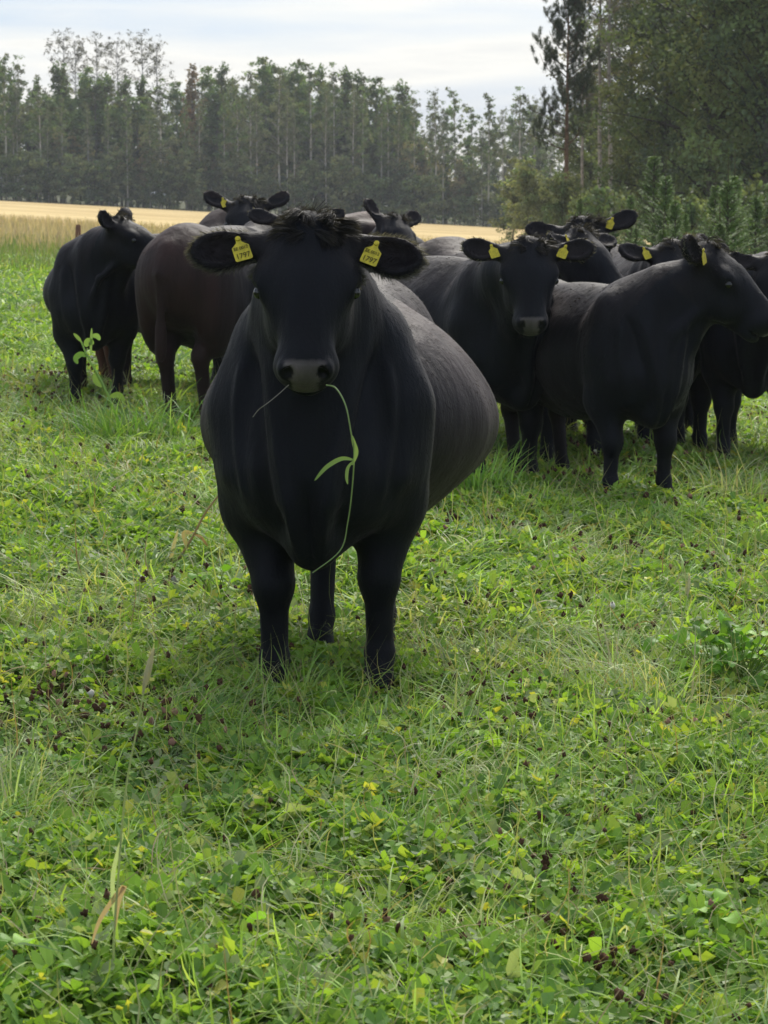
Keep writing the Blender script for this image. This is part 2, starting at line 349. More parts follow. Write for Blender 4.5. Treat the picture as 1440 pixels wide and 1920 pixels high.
for px, k in front:
    Yd = (225.5 if k == 'birch' else 232) + random.uniform(-2, 3); v = random.randrange(len(protos[k])); h = ptop(px, Yd, topy(px) + random.uniform(-4, 8))
    s = h / (H0[k][v] if k in H0 else 11.0)
    ck = (k, side(px)); cnt_[ck] = cnt_.get(ck, 0) + 1
    place_tree(k, px, Yd, s, (KW[k] % side(px)).replace(' in the', ', %s from the left in the' % ordn[cnt_[ck] - 1]) if '%' in KW[k] else KW[k], 'front trees of the far woods' if k != 'russet' else None, v, random.uniform(.85, 1.15) / s ** .3)
for i in range(56):                        # second rank fills between, a little lower
    px = -60 + 1600 * (i + random.random()) / 56; k = random.choice(['birch', 'aspen', 'aspen']); Yd = 242 + random.uniform(-3, 6); v = random.randrange(len(protos[k]))
    low = 40 if 780 < px < 1080 else 12
    s = ptop(px, Yd, topy(px) + random.uniform(low * .4, low + 30)) / H0[k][v]
    place_tree(k, px, Yd, s, 'tree of the second rank showing between the front trunks, %s of the far woods' % side(px), 'second rank of the far woods, ' + side(px), v)
for px, s_ in [(96, .80), (185, .9), (262, .84), (412, .86), (560, .9), (668, .86), (735, .85), (-20, .85), (1010, .6), (1120, .7)]:
    place_tree('aspen', px, 229, s_ * random.uniform(.9, 1.0), 'broad crowned leafy tree standing out of the %s of the far woods' % side(px), 'broad trees of the far woods, ' + side(px), None, 1.7)
for i in range(26):
    px = -40 + 1020 * (i + random.random()) / 26; Yd = 224.8; v = random.randrange(3); s = ptop(px, Yd, topy(px) + random.uniform(20, 70)) / H0['birch'][v]
    place_tree('birch', px, Yd, s, 'slender pale stemmed birch at the field edge, ' + side(px), 'slender birches at the field edge, ' + side(px), v, random.uniform(.5, .75))
for i in range(64):                        # leafy filling behind the front trunks
    px = -60 + 1600 * (i + random.random()) / 64; Yd = 238 + random.uniform(-2, 3); v = random.randrange(2)
    low = 105 if 780 < px < 1080 else 48
    place_tree('aspen', px, Yd, ptop(px, Yd, topy(px) + random.uniform(low, low + 40)) / H0['aspen'][v], 'lower leafy tree filling the wall of the far woods, ' + side(px), 'lower leafy trees of the far woods, ' + side(px), v, 1.35)
for j, (px, ty, v) in enumerate([(128, 68, 0), (152, 78, 1), (190, 74, 0), (222, 80, 1), (272, 70, 0), (296, 84, 1)]):
    Yd = 246; s = ptop(px, Yd, ty) / [15.8, 16.4][v]
    place_tree('airy', px, Yd, s, ['thin crowned birch, leftmost of the tall ones above the woods', 'thin crowned birch, second of the tall ones above the woods', 'thin crowned birch, third of the tall ones above the woods',
               'thin crowned birch, fourth of the tall ones above the woods', 'thin crowned birch, fifth of the tall ones above the woods', 'thin crowned birch, rightmost of the tall ones above the woods'][j], 'tall birches above the woods at left', v)
for px in list(range(120, 470, 26)) + list(range(480, 760, 38)) + list(range(765, 900, 24)):
    Yd = 227 + random.uniform(-2, 2); v = random.randrange(2)
    base = 262 if px < 470 else (300 if px < 760 else 262 + (px - 765) * .45)
    s = ptop(px, Yd, base + random.uniform(-12, 22)) / [7.8, 6.6][v]
    place_tree('alder', px, Yd, s, 'low brown twiggy alder before the %s of the far woods' % side(px), 'brown alders before the far woods, ' + side(px), v, random.uniform(.9, 1.2))
for px, ty, lb in [(742, 258, 'dark narrow spruce left of the brown alders in the far woods'), (610, 265, 'dark spruce among trunks in the middle of the far woods'), (640, 245, 'taller dark spruce in the middle of the far woods'),
                   (948, 285, 'dark spruce at the right end of the far woods'), (60, 255, 'dark spruce low at the left end of the far woods'), (575, 290, 'low dark spruce left of two others in the far woods'), (905, 330, 'small dark spruce beside the stubble field')]:
    Yd = 228; place_tree('spruce', px, Yd, ptop(px, Yd, ty) / 9.5, lb, None, 0)
for px in range(-40, 1120, 22):
    Yd = 224 + random.uniform(-2, 3); v = random.randrange(2)
    place_tree('bush', px + random.uniform(-8, 8), Yd, random.uniform(.75, 1.35), 'low bush along the edge of the far woods, ' + side(px), 'bushes along the edge of the far woods, ' + side(px), v, 1.3)
for px in range(960, 1480, 30):            # bushes nearer, behind the herd at right
    Yd = 120 + random.uniform(-14, 14)
    place_tree('bush', px, Yd, random.uniform(.65, .95), 'grey green bush between the pine and the far woods' if px < 1120 else 'bush in the shade under the big leafy trees', 'middle bushes behind the herd %d' % (px < 1120), None, 1.1)

for px, Yd, s_, v, lb in [(1118, 92, .80, 0, 'open birch just right of the pine, sky showing through'), (1150, 90, .86, 1, 'open birch between the pine and the big leafy trees'), (1085, 98, .66, 0, 'lower open birch against the pine trunk')]:
    place_tree('airy', px, Yd, s_, lb, None, v)
# the near trees at right
protos['pine'] = []
tb, cb = MB(), MB(); P = trunk_path(11.5, .012); tb.tube(P, np.linspace(.13, .02, len(P)), np.linspace(0, 1, len(P))[:, None] * np.array([[.10, .04, .01]]) + np.array([[.12, .085, .06]]), 8)
for i in range(62):
    q = (i + random.random()) / 62; z = 4.2 + 7.2 * q; L = (2.3 - 1.6 * q ** 1.5) * random.uniform(.55, 1.15)
    lp = limb_path(interp(P, z), random.uniform(0, 6.28), R(80) - R(25) * q, L, -random.uniform(.2, .8), 6, .15); tb.tube(lp, np.linspace(.03, .008, len(lp)), (.10, .075, .05), 5)
    for e in range(random.randint(5, 8)):
        cpt = lp[random.randrange(2, 7)] + rng.normal(0, .16, 3); nb = 105
        sp = limb_path(cpt, random.uniform(0, 6.28), random.uniform(.2, 1.2), .3, -.3, 3); c_ = sp[rng.integers(0, 4, nb)] + rng.normal(0, .035, (nb, 3))
        ribbons(cb, c_, rng.uniform(0, 6.28, nb), rng.uniform(.09, .16, nb), np.full(nb, .034), rng.uniform(.1, 1.4, nb), rng.normal(0, .2, nb), np.array([[.05, .07, .035]]) * rng.uniform(.6, 1.4, (nb, 1)), 1, None, False, .3)
protos['pine'].append((tb.mesh('pine_trunk'), cb.mesh('pine_crown')))
place_tree('pine', 1062, 88, ptop(1062, 88, -45) / 11.4, 'tall open pine with tufted branches left of the big leafy trees', None, 0, name='pine_tree', cat='pine tree')
OLIVE = [(.08, .112, .062), (.095, .13, .058), (.072, .10, .066), (.11, .128, .06)]
protos['big'] = [deciduous('big', 13.5, .10, 3.6, 120, 210, .085, OLIVE, (.12, .11, .09), .18, 'round', (.5, 1.2), .2, .42, .02),
                 deciduous('big', 12.0, .08, 3.2, 120, 210, .085, OLIVE, (.13, .12, .10), .16, 'round', (.5, 1.2), .2, .42, .02)]
for px, Yd, s, v, lb in [(1238, 82, 1.0, 1, 'leafy tree nearest the pine, its edge open to the sky'), (1330, 74, 1.08, 0, 'big dense leafy tree above the left young spruces'),
                         (1432, 70, 1.1, 1, 'big dense leafy tree above the right young spruces'), (1535, 76, 1.1, 0, 'big dark leafy tree cut by the right edge'), (1390, 90, 1.12, 0, 'leafy tree behind the gap between the big trees'),
                         (1175, 100, .78, 0, 'smaller leafy tree low behind the pine trunk'), (1290, 96, 1.0, 1, 'leafy tree behind the leftmost big crown'), (1490, 94, 1.1, 1, 'leafy tree in the back row near the right edge'), (1105, 110, .6, 1, 'smallest leafy tree just right of the pine trunk')]:
    place_tree('big', px, Yd, s, lb, None, v, name='leafy_tree', cat='tree')
YG = [(.17, .27, .08), (.20, .30, .09), (.13, .21, .075)]
protos['young'] = [spruce('young_spruce', 4.0, 1.15, 22, YG, .15, .22, 60, .15), spruce('young_spruce', 3.4, 1.1, 20, YG, .15, .2, 60, .15)]
for px, Yd, ty, v, sx, lb in [(1222, 52, 222, 0, 1.0, 'young spruce with the tallest leader, behind the herd'), (1244, 50, 275, 1, .9, 'young spruce just right of the tallest leader'), (1180, 54, 318, 0, .9, 'young spruce left of the tallest leader'),
                              (1262, 47, 330, 1, .9, 'small young spruce between the two groups'), (1372, 46, 262, 0, 1.0, 'young spruce with the tallest leader of the right group'), (1360, 44, 280, 1, 1.0, 'bushy young spruce in the middle of the right group'), (1336, 45, 285, 0, .85, 'young spruce on the left of the right group'),
                              (1412, 47, 318, 1, .95, 'young spruce nearest the right edge'), (1345, 36, 372, 1, .95, 'bright green small spruce just above the right cow'), (1281, 43, 352, 0, .7, 'thin young spruce between the two groups'),
                              (1148, 50, 360, 1, .9, 'low young spruce at the left end of the group'), (1190, 45, 390, 0, .9, 'low spruce in front of the left young spruces'), (1240, 42, 395, 1, 1.0, 'low bright spruce behind the grey back'), (1085, 58, 330, 0, .8, 'young spruce in front of the pine trunk')]:
    place_tree('young', px, Yd, ptop(px, Yd, ty) / [4.0, 3.4][v], lb, None, v, sx, name='young_spruce', cat='young spruce')
for px, Yd, s, lb in [(1120, 60, .65, 'bush at the foot of the left young spruces'), (1295, 52, .6, 'bush in the gap between the two spruce groups'), (1430, 50, .7, 'bush at the right edge behind the herd'), (1050, 80, .65, 'bush at the foot of the pine')]:
    place_tree('bush', px, Yd, s, lb)

# ------------------------------------------------------------ cattle
class SDF:
    def __init__(s): s.p = []
    def ell(s, c, r, k=.05, Rm=None, sub=False): s.p.append(('e', np.array(c, float), np.array(r, float), Rm, k, sub))
    def cone(s, a, b, ra, rb, k=.05, sub=False): s.p.append(('c', np.array(a, float), np.array(b, float), (ra, rb), k, sub))
    def mesh(s, vox):
        lo = np.full(3, 9.); hi = np.full(3, -9.); boxes = []
        for q in s.p:
            if q[0] == 'e': r_ = q[2].max() if q[3] is not None else q[2]; l_, h_ = q[1] - r_, q[1] + r_
            else: r_ = max(q[3]); l_, h_ = np.minimum(q[1], q[2]) - r_, np.maximum(q[1], q[2]) + r_
            boxes.append((l_, h_))
            if not q[-1]: lo = np.minimum(lo, l_); hi = np.maximum(hi, h_)
        lo -= 3 * vox; hi += 3 * vox; n_ = np.ceil((hi - lo) / vox).astype(int) + 1
        ax = [(lo[i] + vox * np.arange(n_[i])).astype(np.float32) for i in range(3)]
        D = np.full(n_, .5, np.float32)
        for q, (l_, h_) in zip(s.p, boxes):
            k = q[-2]; mg = k + 2.5 * vox
            i0 = np.clip(np.floor((l_ - mg - lo) / vox).astype(int), 0, n_ - 1); i1 = np.clip(np.ceil((h_ + mg - lo) / vox).astype(int) + 1, 1, n_)
            sl = tuple(slice(a, b) for a, b in zip(i0, i1))
            if any(b <= a for a, b in zip(i0, i1)): continue
            x, y, z = ax[0][sl[0]][:, None, None], ax[1][sl[1]][None, :, None], ax[2][sl[2]][None, None, :]
            if q[0] == 'e':
                c = q[1]; x, y, z = x - c[0], y - c[1], z - c[2]
                if q[3] is not None:
                    Rm = q[3]; x, y, z = [Rm[0, i] * x + Rm[1, i] * y + Rm[2, i] * z for i in range(3)]
                r = q[2]; k0 = np.sqrt((x / r[0]) ** 2 + (y / r[1]) ** 2 + (z / r[2]) ** 2); k1 = np.sqrt((x / r[0] ** 2) ** 2 + (y / r[1] ** 2) ** 2 + (z / r[2] ** 2) ** 2)
                d = k0 * (k0 - 1) / (k1 + 1e-9)
            else:
                a, b = q[1], q[2]; ba = b - a; L2 = ba @ ba + 1e-9
                t = np.clip(((x - a[0]) * ba[0] + (y - a[1]) * ba[1] + (z - a[2]) * ba[2]) / L2, 0, 1)
                d = np.sqrt((x - a[0] - t * ba[0]) ** 2 + (y - a[1] - t * ba[1]) ** 2 + (z - a[2] - t * ba[2]) ** 2) - (q[3][0] + t * (q[3][1] - q[3][0]))
            cur = D[sl]
            if q[-1]: d = -d; h = np.maximum(k - np.abs(cur - d), 0) / k; D[sl] = np.maximum(cur, d) + h * h * k * .25
            else: h = np.maximum(k - np.abs(cur - d), 0) / k; D[sl] = np.minimum(cur, d) - h * h * k * .25
        # surface nets
        ins = D < 0
        Sg = np.zeros(np.array(D.shape) - 1, np.int8)
        nx_, ny_, nz_ = Sg.shape; cnt = np.zeros(Sg.shape, np.int16)
        for a in (0, 1):
            for b in (0, 1):
                for c in (0, 1): cnt += ins[a:a + nx_, b:b + ny_, c:c + nz_]
        act = (cnt > 0) & (cnt < 8); I = np.argwhere(act); vid = np.full(Sg.shape, -1, np.int32); vid[act] = np.arange(len(I))
        acc = np.zeros((len(I), 3)); num = np.zeros(len(I))
        cn = [(a, b, c) for a in (0, 1) for b in (0, 1) for c in (0, 1)]
        for p0 in cn:
            for axn in range(3):
                if p0[axn]: continue
                p1 = list(p0); p1[axn] = 1
                d0 = D[I[:, 0] + p0[0], I[:, 1] + p0[1], I[:, 2] + p0[2]]; d1 = D[I[:, 0] + p1[0], I[:, 1] + p1[1], I[:, 2] + p1[2]]
                m_ = (d0 < 0) != (d1 < 0); t = np.where(m_, d0 / np.where(m_, d0 - d1, 1), 0)
                pt = np.array(p0)[None, :] * np.ones((len(I), 1)); pt[:, axn] += t
                acc[m_] += pt[m_]; num[m_] += 1
        V = (I + acc / num[:, None]) * vox + lo
        Fs = []
        for axn in range(3):
            u, v = [(1, 2), (2, 0), (0, 1)][axn]
            s0 = [slice(None)] * 3; s1 = [slice(None)] * 3; s0[axn] = slice(0, -1); s1[axn] = slice(1, None)
            A, B = ins[tuple(s0)], ins[tuple(s1)]; E = np.argwhere(A != B)
            E = E[(E[:, u] > 0) & (E[:, v] > 0) & (E[:, u] < D.shape[u] - 1) & (E[:, v] < D.shape[v] - 1)]
            fl = A[tuple(E.T)]
            def g_(du, dv):
                q = E.copy(); q[:, u] -= du; q[:, v] -= dv; return vid[tuple(q.T)]
            qd = np.stack([g_(0, 0), g_(1, 0), g_(1, 1), g_(0, 1)], -1)
            qd[~fl] = qd[~fl][:, ::-1]; Fs.append(qd)
        return V, np.concatenate(Fs)

def rot(yaw, pitch, roll):
    return np.array((Matrix.Rotation(yaw, 3, 'Z') @ Matrix.Rotation(pitch, 3, 'Y') @ Matrix.Rotation(roll, 3, 'X')))

def mat_coat():
    m, t, o = newmat('cattle_coat'); n = t.nodes; l = t.links
    a = n.new('ShaderNodeAttribute'); a.attribute_name = 'tint'
    tcn = n.new('ShaderNodeTexCoord'); mp = n.new('ShaderNodeMapping'); mp.inputs['Scale'].default_value = (6.5, 6.5, 1.5); l.new(tcn.outputs['Object'], mp.inputs[0])
    n1 = n.new('ShaderNodeTexNoise'); n1.inputs['Scale'].default_value = 1.4; n1.inputs['Detail'].default_value = 5; l.new(mp.outputs[0], n1.inputs[0])
    n2 = n.new('ShaderNodeTexNoise'); n2.inputs['Scale'].default_value = 160; n2.inputs['Detail'].default_value = 2; l.new(tcn.outputs['Object'], n2.inputs[0])
    mr = n.new('ShaderNodeMapRange'); mr.inputs[1].default_value = .35; mr.inputs[2].default_value = .68; mr.inputs[3].default_value = .75; mr.inputs[4].default_value = 1.5; l.new(n1.outputs[0], mr.inputs[0])  # highlights of the skin folds put into the colour as lighter vertical streaks
    vm = n.new('ShaderNodeVectorMath'); vm.operation = 'SCALE'; l.new(a.outputs['Color'], vm.inputs[0]); l.new(mr.outputs[0], vm.inputs['Scale'])
    p = n.new('ShaderNodeBsdfPrincipled'); p.inputs['Roughness'].default_value = .6; p.inputs['Specular IOR Level'].default_value = .15
    p.inputs['Sheen Weight'].default_value = .07; p.inputs['Sheen Roughness'].default_value = .45; p.inputs['Sheen Tint'].default_value = (.60, .50, .50, 1)
    l.new(vm.outputs[0], p.inputs['Base Color']); l.new(a.outputs['Alpha'], p.inputs['Roughness'])
    b1 = n.new('ShaderNodeBump'); b1.inputs['Strength'].default_value = .6; b1.inputs['Distance'].default_value = .03; l.new(n1.outputs[0], b1.inputs['Height'])
    b2 = n.new('ShaderNodeBump'); b2.inputs['Strength'].default_value = .35; b2.inputs['Distance'].default_value = .004; l.new(n2.outputs[0], b2.inputs['Height']); l.new(b1.outputs[0], b2.inputs['Normal'])
    l.new(b2.outputs[0], p.inputs['Normal']); l.new(p.outputs[0], o.inputs[0]); return m
M_COAT = mat_coat()
M_FUR = mat_leaf('cattle_fur', .5, .5, .3, 0)
M_EYE = mat_plain('cattle_eye', (.006, .005, .005), .16, .6, .1)
M_TAG = mat_plain('tag_plastic', (.55, .44, .03), .5, .35, .25)
M_INK = mat_plain('tag_ink', (.10, .08, .01), .6, .2, .1)

def eyeball(r=.018):
    V = []; nu, nv = 10, 8
    for i in range(nv + 1):
        for j in range(nu):
            a = math.pi * i / nv; b = 2 * math.pi * j / nu; V.append((r * math.sin(a) * math.cos(b), r * math.sin(a) * math.sin(b), r * math.cos(a)))
    idx = np.arange((nv + 1) * nu).reshape(nv + 1, nu)
    F = np.stack([idx[:-1], idx[1:], np.roll(idx, -1, 1)[1:], np.roll(idx, -1, 1)[:-1]], -1).reshape(-1, 4)
    return mesh_from('eye', np.array(V), F, 4, True)
EYE = eyeball(); EYE.materials.append(M_EYE)
def tag_mesh():
    import bmesh
    pts = [(-.007, 0), (-.009, -.016), (-.027, -.030), (-.0275, -.072), (-.024, -.076), (.024, -.076), (.0275, -.072), (.027, -.030), (.009, -.016), (.007, 0)]
    bm = bmesh.new(); vs_ = [bm.verts.new((x, 0, z)) for x, z in pts]; f = bm.faces.new(vs_)
    r_ = bmesh.ops.extrude_face_region(bm, geom=[f]); bmesh.ops.translate(bm, verts=[v for v in r_['geom'] if isinstance(v, bmesh.types.BMVert)], vec=(0, .003, 0))
    # round button that closes the pin
    c = bmesh.ops.create_cone(bm, cap_ends=True, segments=12, radius1=.009, radius2=.007, depth=.006, matrix=Matrix.Translation((0, -.003, -.004)) @ Matrix.Rotation(R(90), 4, 'X'))
    bmesh.ops.recalc_face_normals(bm, faces=bm.faces); me = bpy.data.meshes.new('ear_tag'); bm.to_mesh(me); bm.free(); me.materials.append(M_TAG); return me
TAGM = tag_mesh()
def text_mesh(body, size):
    cu = bpy.data.curves.new('t', 'FONT'); cu.body = body; cu.size = size; cu.align_x = 'CENTER'; cu.extrude = .0003; cu.offset = size * .015
    o = bpy.data.objects.new('t', cu); COL.objects.link(o); bpy.context.view_layer.update()
    me = bpy.data.meshes.new_from_object(o.evaluated_get(bpy.context.evaluated_depsgraph_get())); bpy.data.objects.remove(o); bpy.data.curves.remove(cu); me.materials.clear(); me.materials.append(M_INK); return me

def cow(px, Yf, yaw, head, hyaw, hpitch, hroll=0, fat=1.0, s=1.0, vox=.017, feet=None, brown=(0, 0, 0), label='', hairs=7000, tags=(1, 1), tagtext=None, ear=(0, 0), lift=(12, 12), earw=None, earsize=1.0, tuft=0, hfeat=1.0, hw=1.0):
    """px/Yf: pixel column and distance of the point between the front feet; head=(px,py,Y) of the poll; angles in degrees, world"""
    yaw, hyaw, hpitch, hroll = map(R, (yaw, hyaw, hpitch, hroll))
    fx = xat(px, Yf); cy, sy = math.cos(yaw), math.sin(yaw)
    rx, ry = fx - .52 * s * cy, Yf - .52 * s * sy; rz = g(rx, ry)
    root = empty('cow', (rx, ry, rz), yaw); tag(root, label, 'cow', 'herd of black cattle')
    def loc(wp):
        dx, dy, dz = wp[0] - rx, wp[1] - ry, wp[2] - rz; return np.array([dx * cy + dy * sy, -dx * sy + dy * cy, dz])
    hp = loc(at(*head)); HR = rot(hyaw - yaw, hpitch, hroll)
    hs = s * hfeat
    def H(x, y, z): return hp + HR @ (np.array([x if x < .2 else .2 + (x - .2) * .80, y, z]) * hs)
    S = SDF(); f = fat
    def T(x, y, z): return (x * s, y * s, z * s)
    def V3(*r): return tuple(q * s for q in r)
    # trunk
    S.ell(T(-.03, 0, .82), V3(.64, .34 * f, .35), .06); S.ell(T(-.12, 0, .785 if f > 1.1 else .81), V3(.52, .405 * f, .27), .10); S.ell(T(-.14, 0, .70), V3(.50, .26 * f, .28), .10)
    S.ell(T(.50, 0, .82), V3(.33, .235, .36), .10); S.cone(T(.52, 0, 1.075), T(-.62, 0, 1.06), .10 * s, .13 * s, .12)
    S.ell(T(-.62, 0, .90), V3(.34, .27 if f < 1.1 else .235, .31), .10); S.ell(T(.50, 0, 1.09), V3(.22, .085, .10), .10)
    for sg in (1, -1):
        S.ell(T(.50, (.185 if f < 1.1 else .178) * sg, .84), V3(.19, .105, .31), .07 if f < 1.1 else .03); (S.ell(T(-.46, .215 * sg, 1.08), V3(.10, .07, .07), .10) if f < 1.1 else None); S.ell(T(-.60, .185 * sg * hw, .78), V3(.23, .115, .34), .08)
        S.ell(T(.62, .13 * sg, .70), V3(.11, .10, .16), .08)
    S.ell(T(.68, 0, .64), V3(.15, .10, .21), .10)
    for sg in (1, -1):
        S.cone(T(.56, .215 * sg, .98), T(.63, .215 * sg, .70), .045 * s, .05 * s, .035); S.cone(T(-.30, .28 * sg, .62), T(-.42, .22 * sg, .78), .05 * s, .05 * s, .06)
    # neck
    nb = H(.075, 0, -.125); nc = H(.17, 0, -.14); sh = np.array(T(.52, 0, 1.0)); md = (sh + nb) / 2 + np.array([0, 0, .03])
    S.cone(sh, md, .225 * s, .162 * s, .12); S.cone(md, nb, .158 * s, .105 * s, .09); S.cone(np.array(T(.64, 0, .74)), nc, .135 * s, .07 * s, .10)
    S.cone(T(.40, 0, 1.10), H(.05, 0, -.11), .10 * s, .075 * s, .10)
    for sg in (1, -1):                     # folds of skin from the jaw to the brisket
        fm = np.array(T(.86, .080 * sg, .88)) * .5 + .5 * np.array(H(.16, .075 * sg, -.26))
        S.cone(H(.17, .070 * sg, -.175), fm, .026 * s, .020 * s, .03); S.cone(fm, T(.80, .06 * sg, .64), .020 * s, .03 * s, .03)
    S.cone(T(.70, 0, .80), T(.72, 0, .50), .05 * s, .05 * s, .05)
    # legs
    ft = {'fl': (.52, .165), 'fr': (.52, -.165), 'hl': (-.66, .17), 'hr': (-.62, -.17)}
    if feet: ft.update(feet)
    for kf, (lx, ly) in ft.items():
        wx, wy = rx + (lx * cy - ly * sy) * s, ry + (lx * sy + ly * cy) * s
        zg = g(wx, wy) - rz; sg = 1 if kf[1] == 'l' else -1
        def Q(x, y, z): return np.array([x * s, y * s, z * s + zg])
        if kf[0] == 'f':
            S.cone(Q(.52, .195 * sg, .84), Q(.49 + (lx - .52) * .2, .19 * sg, .57), .13 * s, .112 * s, .06)
            S.cone(Q(.47 + (lx - .52) * .2, .185 * sg, .58), Q(lx + .02, ly, .36), .112 * s, .058 * s, .04)
            S.ell(Q(lx + .02, ly, .345), V3(.056, .054, .07), .03); S.cone(Q(lx + .015, ly, .34), Q(lx, ly, .13), .045 * s, .038 * s, .03)
            S.ell(Q(lx + .005, ly, .125), V3(.046, .043, .045), .02); S.cone(Q(lx + .01, ly, .12), Q(lx + .045, ly, .035), .036 * s, .050 * s, .02)
        else:
            S.cone(Q(-.52, .19 * sg * hw, .72), Q(-.40 + (lx + .66) * .4, .20 * sg * hw, .60), .13 * s, .10 * s, .06)
            S.cone(Q(-.50 + (lx + .66) * .3, .185 * sg * hw, .66), Q(lx - .08, ly, .46), .125 * s, .055 * s, .05)
            S.ell(Q(lx - .09, ly, .44), V3(.06, .043, .065), .03); S.cone(Q(lx - .08, ly, .43), Q(lx - .02, ly, .14), .045 * s, .037 * s, .03)
            S.ell(Q(lx - .015, ly, .13), V3(.046, .041, .045), .02); S.cone(Q(lx - .01, ly, .12), Q(lx + .04, ly, .035), .035 * s, .049 * s, .02)
    # tail
    S.cone(T(-.84, 0, 1.06), T(-.95, .01, .93), .045 * s, .03 * s, .05); S.cone(T(-.95, .01, .93), T(-.93, .02, .62), .028 * s, .022 * s, .02); S.ell(T(-.93, .02, .54), V3(.035, .035, .12), .03)
    # head
    def he(c, r, k=.03, sub=False, Rl=None): S.ell(H(*c), np.array(r) * hs, k, HR if Rl is None else HR @ Rl, sub)
    he((.07, 0, -.05), (.125, .116, .100)); he((.14, 0, -.026), (.14, .137, .062)); he((.012, 0, -.01), (.05, .06, .05), .04)
    for sg in (1, -1):
        he((.155, .110 * sg, -.026), (.052, .036, .038), .025); he((.19, .075 * sg, -.115), (.12, .045, .085), .04)
    S.cone(H(.16, 0, -.06), H(.42, 0, -.062), .105 * hs, .066 * hs, .04); S.cone(H(.18, 0, -.02), H(.44, 0, -.03), .055 * hs, .038 * hs, .05)
    S.cone(H(.10, 0, -.17), H(.42, 0, -.125), .065 * hs, .048 * hs, .05)
    he((.440, 0, -.072), (.062, .088, .072), .035); he((.474, 0, -.050), (.040, .066, .056), .02); he((.436, 0, -.142), (.052, .058, .030), .02)
    he((.478, .050, -.026), (.028, .026, .030), .012); he((.478, -.050, -.026), (.028, .026, .030), .012)
    he((.50, 0, -.122), (.07, .095, .006), .008, True)
    for sg in (1, -1):
        he((.506, .046 * sg, -.010), (.020, .012, .019), .008, True, rot(0, 0, R(35 * sg)))
        he((.160, .120 * sg, -.020), (.034, .020, .018), .015)
        he((.190, .148 * sg, -.025), (.024, .018, .020), .012, True)
    # ears
    eR = []
    for i, sg in enumerate((1, -1)):
        Rl = rot(R(ear[i]) * sg, 0, R(lift[i]) * sg)   # swing round the dorsal axis raises or drops the ear
        if earw and sg in earw:
            Wz = np.array(Matrix.Rotation(-yaw, 3, 'Z')); ay = Wz @ np.array(earw[sg][0], float); ay /= np.linalg.norm(ay); az_ = Wz @ np.array(earw[sg][1], float)
            az_ -= (az_ @ ay) * ay; az_ /= np.linalg.norm(az_); ay = ay * sg; Rl = HR.T @ np.stack([np.cross(ay, az_), ay, az_], 1)
        base = np.array([.032, .092 * sg, -.045]); L = .205 * earsize
        ctr = base + Rl @ np.array([0, (L * .5 + .035) * sg, 0]); E3 = HR @ Rl; eR.append((base, Rl, sg, L))
        S.cone(H(*base), H(*(base + Rl @ np.array([0, .07 * sg, 0]))), .038 * hs, .036 * hs, .04)
        S.ell(H(*ctr), np.array([.050 * earsize, L * .56, .026]) * hs, .03, E3); S.ell(H(*(ctr + Rl @ np.array([.008, .035 * sg * earsize, 0]))), np.array([.070 * earsize, L * .40, .030]) * hs, .03, E3)
        c2 = ctr + Rl @ np.array([0.006, .026 * sg * earsize, .023]); S.ell(H(*c2), np.array([.052 * earsize, L * .40, .030]) * hs, .010, E3, True)
    V, F = S.mesh(vox)
    # loose folds of skin and the ribs, a few millimetres deep
    m0 = mesh_from('tmp', V, F, 4, True); n0 = np.zeros(len(V) * 3, np.float32); m0.vertex_normals.foreach_get('vector', n0); n0 = n0.reshape(-1, 3); bpy.data.meshes.remove(m0)
    xs, ys, zs = V[:, 0] / s, V[:, 1] / s, V[:, 2] / s
    fold = np.sin(24 * xs + 2.2 * np.sin(3.1 * zs + 1) + 9 * zs) * np.clip((xs - .15) / .3, 0, 1) + .7 * np.sin(31 * xs + 1.6 * np.sin(5 * zs)) * np.clip(1 - np.abs(xs + .12) / .4, 0, 1) + .5 * np.sin(13 * zs + 7 * xs + 2 * ys)
    a0, b0 = H(.03, 0, -.07), H(.5, 0, -.07); tq = np.clip(((V - a0) @ (b0 - a0)) / ((b0 - a0) @ (b0 - a0)), 0, 1); hd_ = np.linalg.norm(V - a0 - tq[:, None] * (b0 - a0), axis=1) / hs
    off = np.clip((hd_ - .19) / .08, 0, 1) * (np.abs(((V - hp) @ HR / hs)[:, 1]) < .9); isfar = np.ones(len(V))
    for sg in (1, -1):
        ec = H(.04, .24 * sg, -.05); isfar *= np.clip((np.linalg.norm(V - ec, axis=1) - .17 * hs) / .05, 0, 1)
    off = off * isfar
    env = np.clip(np.abs(n0[:, 1]) * 1.4, 0, 1) * np.clip((zs - .45) / .2, 0, 1) * off
    V = V + n0 * (fold * env * .0045 * s)[:, None]
    wv_ = max(.011, vox * 1.1); ay_ = np.abs(ys); fr = np.clip((n0[:, 0] - .15) / .4, 0, 1) * (xs > .45) * off * np.clip((1.12 - zs) / .12, 0, 1)
    def line(y0, wd_, z0, z1): return np.exp(-((ay_ - y0) / wd_) ** 2) * np.clip((zs - z0) / .06, 0, 1) * np.clip((z1 - zs) / .08, 0, 1)
    d_ = (.012 * line(.040 + .16 * np.clip(zs - .55, 0, 1), wv_, .48, 1.1) - .022 * line(.085 + .20 * np.clip(zs - .55, 0, 1), .024, .50, 1.1) + .014 * line(.15, .045, .52, .80)
          - .024 * line(0, .020, .40, .70) + .010 * line(.20 + .02 * np.sin(9 * zs), wv_ * 1.3, .60, 1.05) + .005 * np.sin(38 * ay_ + 2.5 * np.sin(6 * zs)) * line(.1, .12, .5, 1.1))
    V = V + n0 * (d_ * fr * s)[:, None]
    # colour of the coat: black, rusty on the back or rump of some, lit tone on the brown flanks, grey nose pad, dark hooves
    n_ = len(V); C = np.tile(np.array([[.0040, .0046, .0076]]), (n_, 1))
